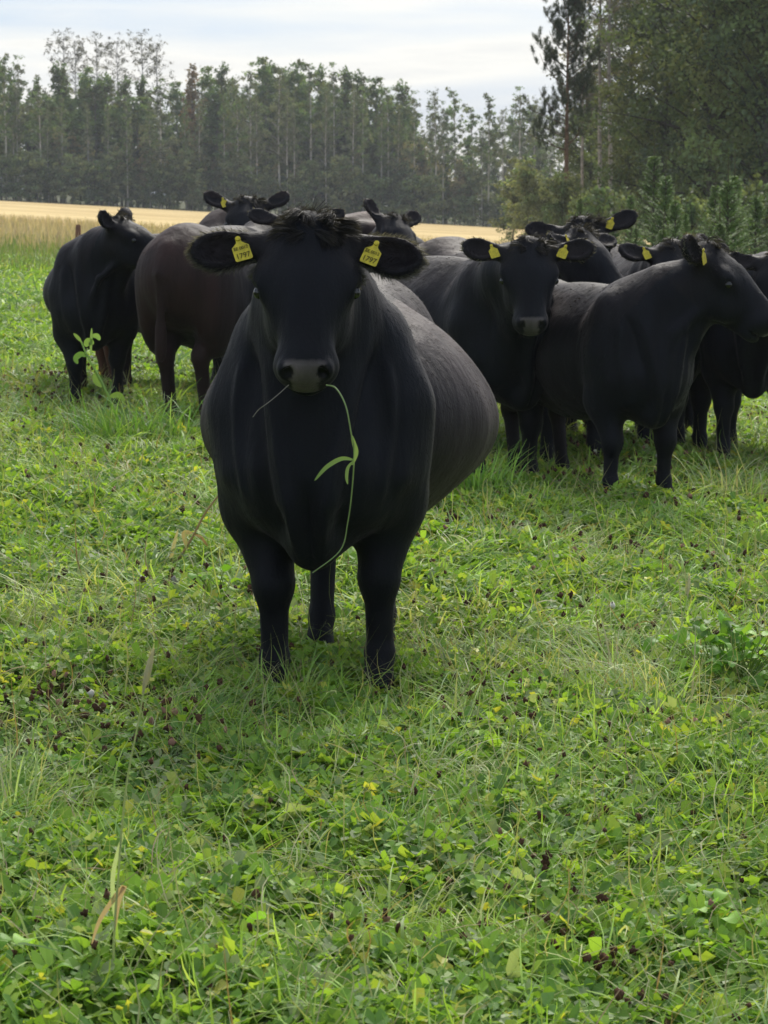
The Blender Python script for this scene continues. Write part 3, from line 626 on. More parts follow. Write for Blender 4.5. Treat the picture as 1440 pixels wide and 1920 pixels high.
    hl = (V - hp) @ HR / hs; hl[:, 0] = np.where(hl[:, 0] < .2, hl[:, 0], .2 + (hl[:, 0] - .2) / .80)
    bz = np.clip((V[:, 2] / s - .95) / .3, 0, 1) * (hl[:, 0] < -.05) ; C += bz[:, None] * np.array([[.013, .008, .006]]) * (.3 + brown[0])
    rear = np.clip((-.35 - V[:, 0] / s) / .45, 0, 1); C += (rear ** 1.5)[:, None] * np.array([[.050, .019, .009]]) * brown[1]
    C += (np.clip((.75 - V[:, 2]), 0, 1) * 0)[:, None]
    flank = np.clip(1 - np.abs(V[:, 0] / s + .05) / .6, 0, 1) * (np.abs(V[:, 1]) > .15 * s); C += flank[:, None] * np.array([[.034, .023, .020]]) * brown[2]  # brown flanks, lightened so that their lit tone sits in the colour
    for sg in (1, -1):
        ex = ((hl[:, 0] - .05) / .09) ** 2 + ((hl[:, 1] - .22 * sg) / .13) ** 2; C += (np.exp(-ex * 1.2) * (hl[:, 2] > -.2))[:, None] * np.array([[.010, .006, .004]])
    me = mesh_from('body', V, F, 4, True)
    nrm = np.zeros(n_ * 3, np.float32); me.vertex_normals.foreach_get('vector', nrm); nrm = nrm.reshape(-1, 3)
    nh = nrm @ HR
    nst = (((hl[:, 0] - .500) / .026) ** 2 + ((np.abs(hl[:, 1]) - .047) / .016) ** 2 + ((hl[:, 2] + .012) / .022) ** 2) < 1
    tt = np.degrees(np.arctan2(hl[:, 2] + .06, hl[:, 0] - .43)); yl = .038 + .022 * np.clip((tt - 12) / 25, 0, 1)
    pw = np.clip((tt + 38) / 10, 0, 1) * np.clip((64 - tt) / 7, 0, 1) * np.clip((yl - np.abs(hl[:, 1])) / .007, 0, 1) * (hl[:, 0] > .44) * (np.abs(hl[:, 1]) < .08) * (hl[:, 2] > -.13) * (hl[:, 0] < .62)
    pad = pw > .4; C = C * (1 - pw[:, None]) + pw[:, None] * np.array([[.095, .080, .078]]); C[nst] = (.004, .004, .005)
    ca = me.color_attributes.new('tint', 'FLOAT_COLOR', 'POINT'); c4 = np.ones((n_, 4), np.float32); c4[:, :3] = C; c4[:, 3] = .62; c4[pad, 3] = .32; ca.data.foreach_set('color', c4.ravel())
    body = link('body', me, M_COAT, root)
    # eyes
    for sg in (1, -1):
        e = link('eye', EYE, None, root); e.location = H(.188, .127 * sg, -.032); e.scale = (hs, hs, hs)
    # fur: short hairs over the coat, longer on ears
    q = hl / 1.0; isear = np.zeros(n_, bool); rim = np.zeros(n_); earax = np.zeros((n_, 3))
    for base, Rl, sg, L in eR:
        el = (hl - base) @ Rl; ie = (el[:, 1] * sg > .055) & (el[:, 1] * sg < L + .10) & (np.abs(el[:, 0]) < .10) & (np.abs(el[:, 2]) < .055)
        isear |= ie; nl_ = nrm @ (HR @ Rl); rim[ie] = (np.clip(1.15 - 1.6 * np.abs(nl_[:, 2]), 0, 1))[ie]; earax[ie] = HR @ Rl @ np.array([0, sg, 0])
    ishead = (q[:, 0] > -.05) & (q[:, 0] < .6) & (np.abs(q[:, 1]) < .2) & (np.abs(q[:, 2]) < .25)
    ok = ~(ishead & (q[:, 0] > .40)) & ((((q[:, 0] - .185) ** 2 + (np.abs(q[:, 1]) - .12) ** 2 + (q[:, 2] + .042) ** 2) > .035 ** 2))
    wgt = np.where(ok, 1., 0.) * np.where(isear, 1.5 + 3.5 * rim, 1.0) * (V[:, 2] > .1)
    pick = rng.choice(n_, hairs, p=wgt / wgt.sum()); vi = pick; nb_ = nrm[vi]
    flow = np.tile(np.array([[-.35, 0, -.9]]), (hairs, 1)); hd = HR @ np.array([1., 0, 0]); flow[ishead[vi]] = hd
    ey = HR @ np.array([0, 1., 0]); flow[isear[vi]] = earax[vi][isear[vi]]
    flow -= (flow * nb_).sum(1, keepdims=True) * nb_; flow /= np.linalg.norm(flow, axis=1, keepdims=True) + 1e-6
    lift = np.where(isear[vi], .9, .13)[:, None]
    d = flow + nb_ * lift * rng.uniform(.5, 1.4, (hairs, 1)) + rng.normal(0, .22, (hairs, 3)); d /= np.linalg.norm(d, axis=1, keepdims=True)
    ln = np.where(isear[vi], .021 if vox < .012 else .014, .013) * rng.uniform(.5, 1.4, hairs) * (1.0 if vox < .012 else 1.15); wd = (.0006 if vox < .012 else .0022)
    sd_ = np.cross(d, nb_ + rng.normal(0, .4, (hairs, 3))); sd_ /= np.linalg.norm(sd_, axis=1, keepdims=True) + 1e-6
    B = V[vi] - nb_ * .002 + rng.normal(0, vox * .4, (hairs, 3)) * (1 - np.abs(nb_))
    Vh = np.stack([B - sd_ * wd, B + sd_ * wd, B + d * ln[:, None] + sd_ * wd * .3 - nb_ * .0015, B + d * ln[:, None] - sd_ * wd * .3 - nb_ * .0015], 1).reshape(-1, 3)
    hc = C[vi] * 1.3 + rim[vi][:, None] * np.array([[.26, .245, .23]]) * rng.uniform(.2, 1, (hairs, 1)); hc = np.repeat(hc, 4, 0)  # backlit rim of the ears put into the pale colour of the fringe
    link('fur', mesh_from('fur', Vh, np.arange(4 * hairs).reshape(-1, 4), 4, False, hc), M_FUR, root)
    if tuft:
        mb = MB(); m_ = tuft; u = rng.uniform(-1, 1, m_); v = rng.uniform(-.55, 1, m_)
        base = np.array([H(.012 + .05 * b, .075 * a * (1 - .25 * abs(b)), .022 + .012 * b - .022 * a * a) for a, b in zip(u, v)])
        # locks of hair share a direction
        lock = (np.floor(u * 4) * 7 + np.floor(v * 3)).astype(int); lr = np.random.default_rng(5); tab = lr.normal(0, 1, (200, 3)); lk = tab[lock % 200]
        seg = 5; P = [base]; dv = np.stack([-.35 + .5 * v, u * .25 + .25, .75 + 0 * u], -1) + lk * .42 + rng.normal(0, .16, (m_, 3))
        for j in range(seg):
            dv = dv + np.stack([.26 + .16 * lk[:, 2], .12 * u + lk[:, 0] * .30, -.20 + .1 * lk[:, 1]], -1); dn = dv / np.linalg.norm(dv, axis=1, keepdims=True)
            P.append(P[-1] + (dn @ HR.T) * (.0115 * hs) * (1 + .4 * lk[:, 1:2]).clip(.5, 1.6))
        P = np.stack(P, 1); side_ = (rng.normal(0, 1, (m_, 3))); side_ /= np.linalg.norm(side_, axis=1, keepdims=True)
        wv = side_[:, None, :] * (np.linspace(.0011, .0004, seg + 1) * (1 if vox < .012 else 2.2))[None, :, None]
        Vv = np.stack([P - wv, P + wv], 2).reshape(-1, 3); ix = np.arange(m_ * (seg + 1) * 2).reshape(m_, seg + 1, 2)
        Ff = np.stack([ix[:, :-1, 0], ix[:, :-1, 1], ix[:, 1:, 1], ix[:, 1:, 0]], -1).reshape(-1, 4)
        mb.add(Vv, Ff, np.repeat(np.array([[.030, .027, .028]]) * rng.uniform(.6, 1.6, (m_, 1)), (seg + 1) * 2, 0)); mb.build('forelock', M_FUR, root)
    # ear tags hang on the inner face of the ears, plumb under their pins
    inv = Matrix.Rotation(-yaw, 3, 'Z')
    for i, (base, Rl, sg, L) in enumerate(eR):
        if not tags[i]: continue
        pin = base + Rl @ np.array([-.012, (L * .40 + .03) * sg, .010]); wpin = H(*pin)
        zax = HR @ Rl @ np.array([0, 0, 1.]); zax = Vector(zax)
        outv = zax.copy(); outv.z = max(-.2, min(.35, outv.z)); outv.normalize()
        down = Vector((0, 0, -1)) + Vector(HR @ np.array([0, -sg * (.28 if i else .36), 0])); down -= down.dot(outv) * outv; down.normalize()
        xv = (-down).cross(-outv) * -1; xv.normalize()
        # tag local: +z up, -y outward face
        Mx = Matrix((( -outv).cross(-down), -outv, -down)).transposed(); Mx.col[0].xyz
        tg = link('ear_tag', TAGM, None, root); mw = Mx.to_4x4(); mw.translation = Vector(wpin) + outv * .034; ts_ = .88 * hs
        tg.matrix_local = mw @ Matrix.Scale(ts_, 4)
        if tagtext:
            for bd, sz, zz in ((tagtext[0], .014, -.040), (tagtext[1], .023, -.068)):
                tx = link('tag_number', text_mesh(bd, sz), None, tg); tx.location = (0, -.0009, zz); tx.rotation_euler = (R(90), 0, 0)
    return root, H

C1, H1 = cow(603, 6.95, -96.5, (577, 424, 6.66), -90.5, 59, 0, hw=.6, fat=1.145, s=1.015, vox=.0085, hairs=150000, brown=(.8, .2, 1.0), tuft=5200, earsize=.86, ear=(-16, -8), lift=(4, 4),
         feet={'fl': (.50, .165), 'fr': (.55, -.135), 'hl': (-.50, .06), 'hr': (-.16, -.10)}, tagtext=('EE 0012', '1797'),
         label='big round bellied black cow facing the camera with grass hanging from its mouth')
H_ = []
def small(*a, **k):
    k.setdefault('tuft', 900); k.setdefault('earsize', .9); H_.append(cow(*a, **k))
small(180, 15.9, -86, (218, 416, 15.6), -10, 28, 0, s=.93, hfeat=1.08, earsize=.72, earw={1: ((.15, .7, .7), (-.2, 1, .2)), -1: ((-.35, -.75, .65), (.7, -.6, .1))}, label='black cow farthest left with its head turned away to the right', brown=(.5, .5, .2), tags=(0, 0), ear=(40, 40), feet={'fl': (.52, .15), 'fr': (.52, -.15)})
small(500, 18.0, 12, (560, 500, 17.2), -20, 35, 0, label='rusty backed cow behind the farthest left one, head hidden', brown=(2.4, 2, 0), tags=(0, 0))
small(506, 16.2, 68, (540, 455, 17.0), 60, 35, 0, s=1.07, fat=1.03, label='black cow seen from behind at left of the big cow, with rusty rump', brown=(.5, .42, .1), tags=(0, 0), feet={'hl': (-.62, .11), 'hr': (-.62, -.12)}, ear=(0, 0))
small(430, 18.3, -150, (378, 462, 18.0), -160, 40, 0, s=1.08, label='brown topped back rising behind the rump of the left cow', brown=(2.6, 1.5, 0), tags=(0, 0))
small(470, 17.6, -86, (462, 378, 17.1), -88, 45, 0, label='black cow at the back looking over the others with a tagged left ear in view', brown=(.8, 0, 0), tags=(0, 1), ear=(28, 30), s=1.02)
small(580, 16.2, -88, (556, 402, 15.8), -92, 48, 0, label='black cow mostly hidden right behind the head of the big cow', tags=(0, 0), brown=(.6, 0, 0), ear=(12, 12))
small(740, 18.4, -80, (738, 410, 18.0), -62, 42, -10, label='black cow behind the big cow with raised pointed ears before the stubble', tags=(0, 0), brown=(.5, 0, 0), ear=(40, 70))
small(850, 17.4, 20, (900, 520, 16.6), 10, 45, 0, label='brownish back between the big cow and the cow facing us', tags=(0, 0), brown=(2, .5, 0))
small(1010, 18.6, 8, (1060, 520, 18.0), 0, 45, 0, label='low dark back seen over the left ear of the cow facing us', tags=(0, 0), brown=(1.2, .3, 0))
small(944, 12.65, -58, (990, 458, 12.0), -88, 58, 0, s=1.02, vox=.013, hairs=16000, label='black cow right of the big cow, facing us with both ears tagged', tags=(1, 1), brown=(.5, .1, .2), ear=(4, 6), fat=.95)
small(1080, 14.6, -85, (1090, 418, 14.1), -84, 52, 12, label='black cow behind the facing one, head tilted with a tag in the lower ear', tags=(1, 0), brown=(.6, 0, 0), ear=(12, 12), s=1.03)
small(1070, 13.9, -60, (1084, 438, 13.5), -38, 42, 0, label='black cow whose head sits before the tilted head, one small tagged ear', tags=(0, 1), brown=(.8, 0, 0), ear=(-5, 0), s=.98)
small(1197, 12.05, -66, (1324, 468, 11.95), -16, 42, 0, earw={-1: ((-.42, -.75, .45), (.5, -.75, .3))}, earsize=.85, hfeat=1.24, fat=.93, s=.905, vox=.013, hairs=16000, label='black cow at right turning its head to the right in profile', tags=(0, 1), brown=(.5, .2, .3), ear=(30, 48), feet={'fl': (.52, .17), 'fr': (.52, -.17)})
small(1262, 14.6, -80, (1262, 462, 14.0), -75, 50, 0, label='grey backed cow behind the neck of the profile cow, one tagged ear', tags=(0, 1), brown=(.7, 0, 0), ear=(4, 4), s=1.06)
small(1322, 14.9, -85, (1334, 482, 14.3), -80, 52, 0, label='black cow behind the profile head with a brown ear tip showing', tags=(0, 0), brown=(.5, 0, 0), ear=(0, 0))
small(1412, 14.1, -98, (1466, 478, 13.4), -100, 55, 0, label='black cow cut by the right edge of the picture', tags=(0, 0), brown=(.3, 0, 0))

# ------------------------------------------------------------ pasture plants
PAL = np.array([(.18, .25, .05), (.15, .22, .045), (.21, .28, .07), (.11, .18, .05), (.24, .30, .08), (.17, .22, .10), (.24, .27, .09), (.32, .30, .15), (.09, .15, .04)])
PAL = PAL * np.array([.94, 1.06, .88])
PW = np.array([.18, .17, .15, .12, .11, .10, .08, .04, .05]); PW /= PW.sum()
def wedge(nn, y0, y1, m0=.9, spread=.20, power=1):
    y = np.sqrt(rng.uniform(y0 ** 2, y1 ** 2, nn)); hw = y * spread + m0; x = rng.uniform(-1, 1, nn) * hw
    return x, y
def patch(x, y, a=1.0):                   # slow patchiness of the mown sward
    return .5 + .5 * np.sin(1.9 * x * a + 1.1 * y * a + .7 * np.sin(2.3 * y * a)) * np.sin(1.3 * y * a - .9 * x * a + 1.2 * np.sin(1.7 * x * a))
mb = MB(); tot = 0
def tread(x, y):                          # grass is trodden down just in front of the hooves
    d = np.full(np.shape(x), 9.)
    for fx_, fy_ in ((-.32, 6.8), (-.05, 6.8)): d = np.minimum(d, ((x - fx_) / .13) ** 2 + ((y - fy_) / .22) ** 2)
    return np.clip(d - .6, .22, 1)
def mound(x, y):
    m_ = .5 + .25 * np.sin(5.1 * x + 2.2 * np.sin(2.7 * y)) * np.sin(3.9 * y + 1.7 * np.sin(3.3 * x)) + .2 * np.sin(9.7 * x - 3 * y + 1.5 * np.sin(5 * y)) * np.sin(7.3 * y + 2.1 * x) + .12 * np.sin(17 * x + 6 * y) * np.sin(14 * y - 5 * x)
    return np.clip(m_, 0, 1)
for (y0, y1, nn, lmul, wmin, nseg) in [(3.4, 7, 56000, .8, .0028, 5), (7, 13, 80000, .75, .004, 4), (13, 24, 120000, .75, .007, 3), (24, 48, 70000, 1.2, .014, 3)]:
    x, y = wedge(nn, y0, y1); pt = patch(x, y); mo = mound(x, y) * tread(x, y); keep = rng.uniform(0, 1, nn) < .15 + 1.1 * mo; x, y, pt, mo = x[keep], y[keep], pt[keep], mo[keep]; nn = len(x)
    kind = rng.uniform(0, 1, nn)          # flattened, curled, upright
    L = rng.uniform(.035, .16, nn) * lmul * tread(x, y) * (.45 + 1.1 * pt); wd = rng.uniform(.5, 1.8, nn) * wmin * 1.7
    th0 = np.where(kind < .62, rng.uniform(.8, 1.6, nn), np.where(kind < .95, rng.uniform(.2, 1.1, nn), rng.uniform(0, .4, nn)))
    bend = np.where(kind < .62, rng.normal(.2, .8, nn), np.where(kind < .95, rng.uniform(.9, 2.6, nn), rng.normal(.4, .3, nn)))
    flowa = 1.2 * np.sin(.7 * x + .5 * y) + 1.4 * np.sin(.33 * y - .8 * x); az = np.where(rng.uniform(0, 1, nn) < .55, flowa + rng.normal(0, .8, nn), rng.uniform(0, 6.28, nn))
    z = gz(x, y) + rng.uniform(.1, 1, nn) * .055 * mo
    col = PAL[rng.choice(len(PAL), nn, p=PW)] * 1.15 * rng.uniform(.6, 1.4, (nn, 1)) * (.8 + .35 * patch(x + 7, y * .8, .7))[:, None]
    ribbons(mb, np.stack([x, y, z], -1), az, L, wd, th0, bend, col, nseg, rng.normal(0, 1.4, nn))
for (y0, y1, nc_, nb2, wmin, nseg) in [(3.4, 8, 330, 56, .0042, 5), (8, 16, 900, 46, .007, 4), (16, 30, 1100, 30, .013, 3)]:
    cx, cy_ = wedge(nc_, y0, y1); wh = np.repeat(np.arange(nc_), nb2); nn = len(wh); sz = rng.uniform(.6, 1.7, nc_)[wh]
    x = cx[wh] + rng.normal(0, .05, nn) * sz; y = cy_[wh] + rng.normal(0, .045, nn) * sz; da = rng.uniform(0, 6.28, nc_)[wh]
    col = (PAL[rng.choice(len(PAL), nc_, p=PW)] * rng.uniform(.8, 1.35, (nc_, 1)))[wh] * rng.uniform(.75, 1.25, (nn, 1))
    ribbons(mb, np.stack([x, y, gz(x, y) + rng.uniform(0, .03, nn)], -1), da + rng.normal(0, .75, nn), rng.uniform(.09, .22, nn) * sz ** .6 * tread(x, y), wmin * rng.uniform(.5, 1.5, nn), rng.uniform(.6, 1.4, nn), rng.uniform(.3, 1.5, nn), col, nseg, rng.normal(0, .7, nn))
tag(mb.build('mown_grass', M_GRASS, None, True), 'tangled mown grass covering the pasture', 'grass', kind='stuff')

# pale wiry stalks lying in the sward
mb = MB()
for (y0, y1, nn, wmin) in [(3.4, 8, 7500, .0028), (8, 18, 11000, .0048)]:
    x, y = wedge(nn, y0, y1); L = rng.uniform(.10, .34, nn)
    col = np.array([(.36, .38, .17), (.42, .40, .22), (.30, .36, .12), (.30, .22, .12)])[rng.choice(4, nn, p=[.4, .22, .25, .13])] * rng.uniform(.7, 1.2, (nn, 1))
    ribbons(mb, np.stack([x, y, gz(x, y) + rng.uniform(.01, .07, nn)], -1), rng.uniform(0, 6.28, nn), L, np.full(nn, wmin) * rng.uniform(.6, 1.3, nn), rng.uniform(.5, 1.5, nn), rng.normal(.5, .9, nn), col, 6, rng.normal(0, 1.6, nn))
tag(mb.build('pale_stalks', M_STRAW, None, True), 'pale wiry stalks lying tangled through the mown grass', 'stalks', kind='stuff')

# clover leaves in threes
mb = MB(); LA = np.array([0, .35, .85, 1.0, .85, .35]); LB = np.array([0, .42, .45, .0, -.45, -.42])
def clover(mb, x, y, z, r, col, tilt=.5):
    nn = len(x); az = rng.uniform(0, 6.28, nn); nx_ = rng.normal(0, tilt, nn); ny_ = rng.normal(0, tilt, nn)
    for k in range(3):
        a = az + k * 2.094 + rng.normal(0, .15, nn); ca, sa = np.cos(a), np.sin(a); droop = rng.normal(-.1, .3, nn)
        for lr, FQ in ((1, (0, 1, 2, 3)), (-1, (0, 3, 4, 5))):
            V = []
            for q in FQ:
                u, v = LA[q] * r, LB[q] * r * 1.0; X_ = u * ca - v * sa; Y_ = u * sa + v * ca
                Zz = X_ * nx_ + Y_ * ny_ + u * droop + np.abs(v) * .35
                V.append(np.stack([x + X_, y + Y_, z + Zz], -1))
            V = np.stack(V, 1).reshape(-1, 3); mb.add(V, np.arange(4 * nn).reshape(nn, 4), np.repeat(col, 4, 0))
for (y0, y1, nn, rr) in [(3.4, 7, 74000, .0195), (7, 13, 105000, .021), (13, 24, 80000, .026), (24, 42, 24000, .036)]:
    x, y = wedge(nn, y0, y1); pt = patch(x + 3, y + 5, .9); keep = rng.uniform(0, 1, nn) < .12 + np.clip(6.2 - y, 0, 1.5) * .25 + 1.15 * pt ** 1.7; x, y = x[keep], y[keep]; nn = len(x)
    col = np.array([(.15, .27, .04), (.21, .34, .05), (.11, .21, .045), (.28, .38, .06), (.25, .31, .15), (.42, .42, .07)])[rng.choice(6, nn, p=[.3, .25, .2, .12, .1, .03])] * rng.uniform(.75, 1.2, (nn, 1))
    clover(mb, x, y, gz(x, y) + .028 + .075 * mound(x, y) * rng.uniform(.4, 1.1, nn), rr * rng.uniform(.5, 1.5, nn), col)
tag(mb.build('clover', M_CLOVER, None), 'clover leaves in threes scattered through the mown grass', 'clover', kind='stuff')

# withered clover heads
mb = MB(); oc = np.array([(1, 0, 0), (0, 1, 0), (-1, 0, 0), (0, -1, 0)], float)
for (y0, y1, nn, rr) in [(3.4, 8, 6500, .0068), (8, 20, 10000, .0095)]:
    x, y = wedge(nn, y0, y1); keep = rng.uniform(0, 1, nn) < .04 + .9 * patch(x * 1.3 + 2, y * 1.3) ** 4; x, y = x[keep], y[keep]; nn = len(x)
    r_ = rr * rng.uniform(.7, 1.4, nn); z = gz(x, y) + rng.uniform(.05, .11, nn)
    ch = rng.choice(3, nn, p=[.90, .085, .015]); col = np.array([(.085, .045, .028), (.30, .17, .12), (.50, .47, .40)])[ch] * rng.uniform(.7, 1.3, (nn, 1))
    c_ = np.stack([x, y, z], -1); nr = 6; rings = []
    for zz, rq in ((-1, .35), (-.5, .9), (.2, 1.0), (.8, .7), (1.1, .15)):
        an = np.arange(nr) * 2 * np.pi / nr
        rings.append(c_[:, None, :] + r_[:, None, None] * np.stack([np.cos(an) * rq, np.sin(an) * rq, np.full(nr, zz)], -1)[None] * rng.uniform(.45, 1.45, (nn, nr, 1)))
    V = np.stack(rings, 1); ix = np.arange(nn * 5 * nr).reshape(nn, 5, nr); a = ix[:, :-1]; b = ix[:, 1:]
    F = np.stack([a, np.roll(a, -1, 2), np.roll(b, -1, 2), b], -1).reshape(-1, 4); mb.add(V.reshape(-1, 3), F, np.repeat(col, 5 * nr, 0))
tag(mb.build('clover_heads', M_HEAD, None, True), 'withered brown clover heads dotted through the grass', 'clover heads', kind='stuff')

# tall dry grass between the mown part and the stubble
mb = MB()
for (y0, y1, nn, h0, h1, wd, cs) in [(40, 66, 34000, .10, .24, .02, [(.15, .24, .06), (.20, .27, .08), (.26, .27, .12)]), (54, 96, 26000, .2, .42, .03, [(.46, .39, .26), (.52, .43, .28), (.38, .34, .20), (.42, .33, .24)])]:
    x, y = wedge(nn, y0, y1, 1.5, .21); col = np.array(cs)[rng.choice(len(cs), nn)] * rng.uniform(.75, 1.2, (nn, 1))
    ribbons(mb, np.stack([x, y, gz(x, y)], -1), rng.uniform(0, 6.28, nn), rng.uniform(h0, h1, nn), np.full(nn, wd), rng.uniform(0, .35, nn), rng.normal(.3, .3, nn), col, 3)
tag(mb.build('tall_dry_grass', M_STRAW, None), 'uncut beige and green grass strip before the stubble field', 'tall grass', kind='stuff')

# ------------------------------------------------------------ single plants and small things
def gpt(px, py):
    r_ = ray(px, py); t = 5.0
    for _ in range(60):
        p_ = Vector((0, 0, CAM_H)) + r_ * t; t *= (CAM_H - g(p_.x, p_.y)) / max(.05, CAM_H - p_.z)
    return Vector((0, 0, CAM_H)) + r_ * t
def curve_pts(ctrl, k=8):
    c = np.array(ctrl, float); n_ = len(c); t = np.linspace(0, n_ - 1, (n_ - 1) * k + 1); P = []
    for q in t:
        i = min(int(q), n_ - 2); u = q - i; p0, p1, p2, p3 = c[max(i - 1, 0)], c[i], c[i + 1], c[min(i + 2, n_ - 1)]
        P.append(.5 * (2 * p1 + (p2 - p0) * u + (2 * p0 - 5 * p1 + 4 * p2 - p3) * u * u + (3 * p1 - p0 - 3 * p2 + p3) * u ** 3))
    return np.array(P)
def blade(mb, P, w, col, face=(0, -1, 0), fold=.25):
    P = np.asarray(P, float); T = np.gradient(P, axis=0); T /= np.linalg.norm(T, axis=1, keepdims=True); W = np.cross(T, np.array(face)); W /= np.linalg.norm(W, axis=1, keepdims=True) + 1e-6
    s_ = np.linspace(0, 1, len(P)); pr = np.sin(np.pi * np.clip(s_ * .96 + .03, 0, 1)) ** .6; hw = (w * .5 * pr)[:, None]; N_ = np.cross(W, T)
    V = np.stack([P - W * hw + N_ * hw * fold, P, P + W * hw + N_ * hw * fold], 1).reshape(-1, 3); ix = np.arange(len(P) * 3).reshape(-1, 3)
    F = np.concatenate([np.stack([ix[:-1, i], ix[:-1, i + 1], ix[1:, i + 1], ix[1:, i]], -1) for i in (0, 1)]); mb.add(V, F, col)

# grass stalk hanging from the big cow's mouth
Ym = 6.36
cp = [at(612, 722, 6.40), at(630, 728, 6.34), at(648, 760, 6.30), at(658, 810, 6.30), at(664, 850, 6.32), at(660, 920, 6.36), at(652, 980, 6.4), at(638, 1032, 6.42), at(586, 1074, 6.44)]
st_ = empty('grass_stalk', cp[0]); tag(st_, 'green grass stalk hanging from the mouth of the big cow', 'grass stalk')
mb = MB(); P = curve_pts(cp, 6) - np.array(cp[0]); mb.tube(P, np.linspace(.0022, .0018, len(P)), (.20, .26, .12), 6); mb.build('stem', M_GRASS, st_, True)
for ctrl, w_, c_ in [([(662, 862), (640, 860), (612, 876), (590, 901)], .012, (.13, .20, .07)), ([(660, 872), (668, 850), (664, 832), (659, 815)], .012, (.16, .23, .08)), ([(661, 865), (652, 878), (650, 895), (652, 908)], .009, (.12, .18, .07))]:
    mb = MB(); blade(mb, curve_pts([at(a, b, 6.315) - cp[0] for a, b in ctrl], 6), w_, c_); mb.build('leaf', M_GRASS, st_, True)
# thin stalk at the other corner of the mouth
cp = [at(541, 722, 6.42), at(520, 741, 6.36), at(500, 757, 6.3), at(485, 768, 6.3), at(474, 782, 6.3)]
mb = MB(); mb.tube(curve_pts([c_ - cp[0] for c_ in cp], 5), .0012, (.26, .24, .20), 5); o_ = mb.build('dry_stalk', M_STRAW, None, True); o_.location = cp[0]; tag(o_, 'thin dry stalk sticking from the left corner of the big cow mouth', 'stalk')

def stem_thing(name, label, cat, pts, rad, col, leaves=(), mat=M_GRASS, head=None):
    b0 = pts[0]; r_ = empty(name, b0); tag(r_, label, cat); mb = MB(); P = curve_pts([p_ - b0 for p_ in pts], 6)
    mb.tube(P, np.linspace(rad, rad * .55, len(P)), col, 6); mb.build('stem', mat, r_, True)
    for ctrl, w_, c_ in leaves:
        mb = MB(); blade(mb, curve_pts([p_ - b0 for p_ in ctrl], 5), w_, c_); mb.build('leaf', mat, r_, True)
    if head is not None:
        a, b, rr, hc = head; mb = MB(); ln = (b - a); k = np.linspace(0, 1, 9)[:, None]; mb.tube(np.array(a - b0) + k * np.array(ln), rr * np.sin(np.pi * np.clip(k[:, 0], .06, .95)) ** .7, hc, 7)
        nn = 70; tt = rng.uniform(0, 1, nn); bs = np.array(a - b0) + tt[:, None] * np.array(ln)
        ribbons(mb, bs, rng.uniform(0, 6.28, nn), np.full(nn, rr * 2.2), np.full(nn, rr * .5), rng.uniform(.2, .8, nn), np.zeros(nn), np.tile(np.array([hc]), (nn, 1)), 1, None, False); mb.build('seed_head', mat, r_, True)
    return r_
q0 = gpt(214, 1900); Yb = q0.y
stem_thing('tall_grass', 'tall blurred grass stem with a pale seed head in the left foreground', 'grass stem', [q0, at(213, 1780, Yb), at(222, 1640, Yb), at(236, 1480, Yb), at(262, 1340, Yb), at(270, 1290, Yb)], .0026, (.30, .34, .18),
           [([at(215, 1745, Yb), at(223, 1690, Yb), at(232, 1662, Yb), at(190, 1720, Yb), at(172, 1770, Yb)], .009, (.30, .22, .15)), ([at(214, 1720, Yb), at(212, 1640, Yb), at(232, 1560, Yb)], .008, (.30, .36, .20))], head=(at(268, 1300, Yb), at(288, 1215, Yb), .006, (.36, .34, .24)))
q0 = gpt(1240, 1330); Yb = q0.y
stem_thing('tall_grass', 'single seed stem standing right of the grass tussock', 'grass stem', [q0, at(1245, 1290, Yb), at(1265, 1220, Yb), at(1285, 1140, Yb), at(1290, 1115, Yb)], .0028, (.30, .36, .20), head=(at(1289, 1120, Yb), at(1293, 1078, Yb), .006, (.42, .40, .30)))
q0 = gpt(315, 1075); Yb = q0.y
stem_thing('dry_stalk', 'straw coloured dry stalk leaning at left of the big cow', 'dry stalk', [q0, at(340, 1040, Yb), at(362, 1005, Yb), at(385, 962, Yb), at(415, 922, Yb)], .007, (.42, .31, .17),
           [([at(352, 1030, Yb), at(345, 1000, Yb), at(362, 1000, Yb)], .02, (.40, .32, .18)), ([at(365, 1003, Yb), at(378, 1008, Yb), at(392, 1030, Yb)], .012, (.30, .20, .12)), ([at(320, 1075, Yb), at(322, 1040, Yb), at(334, 992, Yb)], .016, (.46, .40, .24))], M_STRAW)
q0 = gpt(305, 790); Yb = q0.y
stem_thing('dry_stalk', 'thin pale stem before the legs of the left rear view cow', 'stalk', [q0, at(318, 770, Yb), at(308, 720, Yb), at(301, 690, Yb)], .004, (.36, .34, .24), (), M_STRAW)
# tall clover at left
q0 = gpt(240, 830); Yb = q0.y
stem_thing('clover_plant', 'tall leafy clover rising before the farthest left cow', 'clover plant', [q0, at(215, 770, Yb), at(190, 715, Yb), at(165, 670, Yb), at(152, 640, Yb)], .009, (.22, .32, .10),
           [([at(165, 668, Yb), at(152, 664, Yb), at(142, 672, Yb), at(146, 682, Yb)], .034, (.08, .15, .04)), ([at(160, 650, Yb), at(166, 640, Yb), at(176, 645, Yb)], .042, (.13, .21, .06)), ([at(170, 665, Yb), at(171, 640, Yb), at(172, 615, Yb)], .016, (.15, .23, .08)),
            ([at(152, 640, Yb), at(146, 633, Yb), at(138, 625, Yb)], .02, (.13, .20, .06)), ([at(172, 630, Yb), at(182, 630, Yb), at(187, 638, Yb)], .03, (.15, .24, .07)), ([at(195, 725, Yb), at(182, 715, Yb), at(176, 700, Yb)], .04, (.12, .19, .05)), ([at(205, 745, Yb), at(222, 740, Yb), at(234, 752, Yb)], .034, (.12, .19, .05))])
q0 = gpt(240, 745); Yb = q0.y
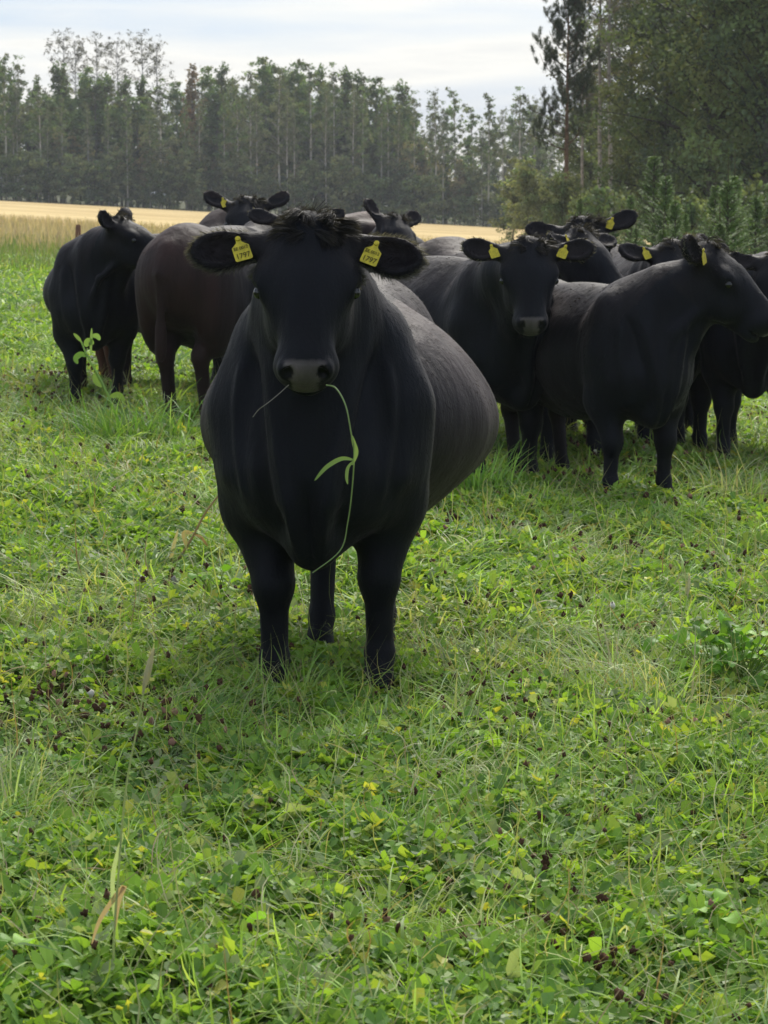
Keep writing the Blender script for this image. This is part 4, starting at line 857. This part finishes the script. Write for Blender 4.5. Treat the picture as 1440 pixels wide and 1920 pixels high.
stem_thing('tall_grass', 'thin grass stem with small head before the farthest left cow', 'grass stem', [q0, at(236, 710, Yb), at(222, 680, Yb), at(212, 664, Yb)], .005, (.30, .32, .22), (), M_STRAW, head=(at(215, 668, Yb), at(208, 660, Yb), .014, (.36, .34, .26)))
# tussock of taller grass
def tussock(px, py, nn, L, sprd, label, cols, lean=0, name='grass_tussock', th=.5):
    b = gpt(px, py); r_ = empty(name, b); mb = MB(); x = rng.normal(0, sprd, nn); y = rng.normal(0, sprd * .8, nn); z = gz(b.x + x, b.y + y) - b.z
    col = np.array(cols)[rng.choice(len(cols), nn)] * rng.uniform(.75, 1.25, (nn, 1)); az = np.arctan2(y, x) + rng.normal(0, .7, nn)
    az = np.where(rng.uniform(0, 1, nn) < abs(lean), (math.pi if lean < 0 else 0) + rng.normal(0, .5, nn), az)
    ribbons(mb, np.stack([x, y, z], -1), az, rng.uniform(.5, 1.2, nn) * L, rng.uniform(.6, 1.5, nn) * .0045 * (b.y / 6) ** .7, rng.uniform(.05, th, nn), rng.uniform(.4, 2.0, nn), col, 6, rng.normal(0, .5, nn), False)
    mb.build('blades', M_GRASS, r_, True); tag(r_, label, 'grass tussock'); return r_
TC = [(.24, .32, .14), (.30, .33, .18), (.16, .26, .07), (.36, .34, .22), (.20, .30, .09)]
tussock(1215, 1345, 170, .30, .07, 'pale leaning grass tussock in the right middle of the pasture', TC, -.5)
tussock(1130, 1300, 150, .26, .10, 'broad low grass tussock just left of the pale leaning one', TC[2:], -.5)
tussock(240, 838, 420, .36, .20, 'green grass tussock at the foot of the tall clover', [(.09, .19, .04), (.12, .22, .05), (.16, .24, .08)], -.3)
tussock(1400, 950, 260, .34, .16, 'grass tussock under the cows at the right edge', TC, .3)
tussock(560, 1330, 120, .20, .09, 'grass tussock between the front hooves of the big cow', [(.16, .28, .06), (.22, .34, .08)], .2)
tussock(905, 930, 130, .30, .08, 'bright grass tussock at the feet of the cow facing us', [(.16, .30, .06), (.22, .36, .08)], -.2)
tussock(20, 1560, 90, .24, .06, 'upright grass tussock at the left edge', TC)
tussock(1395, 1560, 120, .26, .08, 'yellow green grass tussock at the lower right edge', [(.26, .36, .07), (.22, .34, .06)], .4)
tussock(820, 1480, 130, .22, .12, 'flat spreading grass tussock in the middle foreground', TC, .5, th=1.1)
# broad leaved plants
def leafy(px, py, nn, h, sprd, lw, label, cols):
    b = gpt(px, py); r_ = empty('leafy_plant', b); mb, ms = MB(), MB()
    for i in range(nn):
        x, y = random.gauss(0, sprd), random.gauss(0, sprd * .7); z0 = g(b.x + x, b.y + y) - b.z; hh = h * random.uniform(.25, 1.1); a = random.uniform(0, 6.28)
        tip = np.array([x + .03 * math.cos(a), y + .03 * math.sin(a), z0 + hh]); ms.tube(curve_pts([(0, 0, 0), (x * .6, y * .6, z0 + hh * .5), tip], 3), .0018, (.20, .28, .08), 4)
        L = lw * random.uniform(.8, 1.5); dz = random.uniform(-.4, .7); d = np.array([math.cos(a), math.sin(a), dz]); d /= np.linalg.norm(d)
        P = curve_pts([tip, tip + d * L * .5 + np.array([0, 0, .1 * L]), tip + d * L - np.array([0, 0, .25 * L])], 4)
        f_ = (random.gauss(0, .5), random.gauss(0, .5), 1); c_ = np.array(cols[random.randrange(len(cols))]) * random.uniform(.75, 1.2); blade(mb, P, L * random.uniform(.55, .8), c_, f_)
    ms.build('stems', M_CLOVER, r_, True); mb.build('leaves', M_CLOVER, r_, True); tag(r_, label, 'leafy plant')
GC = [(.13, .28, .035), (.18, .36, .045), (.11, .22, .04), (.24, .42, .06)]
leafy(1380, 1300, 110, .19, .11, .045, 'fresh green leafy plant at the right edge beside the pale tussock', GC)
leafy(755, 1830, 16, .05, .04, .045, 'broad bright leaf cluster low in the middle foreground', GC)
leafy(1345, 1760, 26, .07, .07, .04, 'bright green leaf cluster in the lower right foreground', GC)
leafy(60, 1880, 40, .08, .08, .04, 'bright leafy plant in the lower left corner', GC)
leafy(415, 1150, 14, .14, .03, .04, 'upright leafy plant left of the big cow legs', GC)
leafy(170, 1480, 24, .08, .06, .035, 'clump of green leaves in the left foreground', GC)
leafy(440, 1850, 30, .07, .09, .038, 'leaf clump in the lower foreground left of the middle', GC)
leafy(1270, 1870, 26, .07, .08, .04, 'lowest leaf clump in the right foreground', GC)
# wooden stake
q0 = Vector((xat(150, 60), 60, g(xat(150, 60), 60))); st_ = empty('wooden_stake', q0); tag(st_, 'short brown wooden stake standing in the dry grass at left', 'stake')
hk = at(150, 421, 60).z - q0.z; mb = MB(); mb.tube([(0, 0, -.1), (0, 0, hk * .5), (.01, 0, hk - .04), (.01, 0, hk)], [.075, .075, .07, .045], (.16, .08, .05), 6); mb.build('post', M_BARK, st_)

# ------------------------------------------------------------ air
import bmesh
bm = bmesh.new(); bmesh.ops.create_cube(bm, size=1); me = bpy.data.meshes.new('haze'); bm.to_mesh(me); bm.free()
hz_ = link('haze', me); hz_.location = (0, 135, 4); hz_.scale = (700, 330, 64)
m, t, o = newmat('thin_haze'); pv = t.nodes.new('ShaderNodeVolumePrincipled'); pv.inputs['Color'].default_value = (.86, .90, .96, 1); pv.inputs['Density'].default_value = .00036; pv.inputs['Anisotropy'].default_value = .2
t.links.new(pv.outputs[0], o.inputs['Volume']); me.materials.append(m); tag(hz_, 'thin pale haze over the field', 'haze', kind='stuff')
scene.cycles.volume_bounces = 0
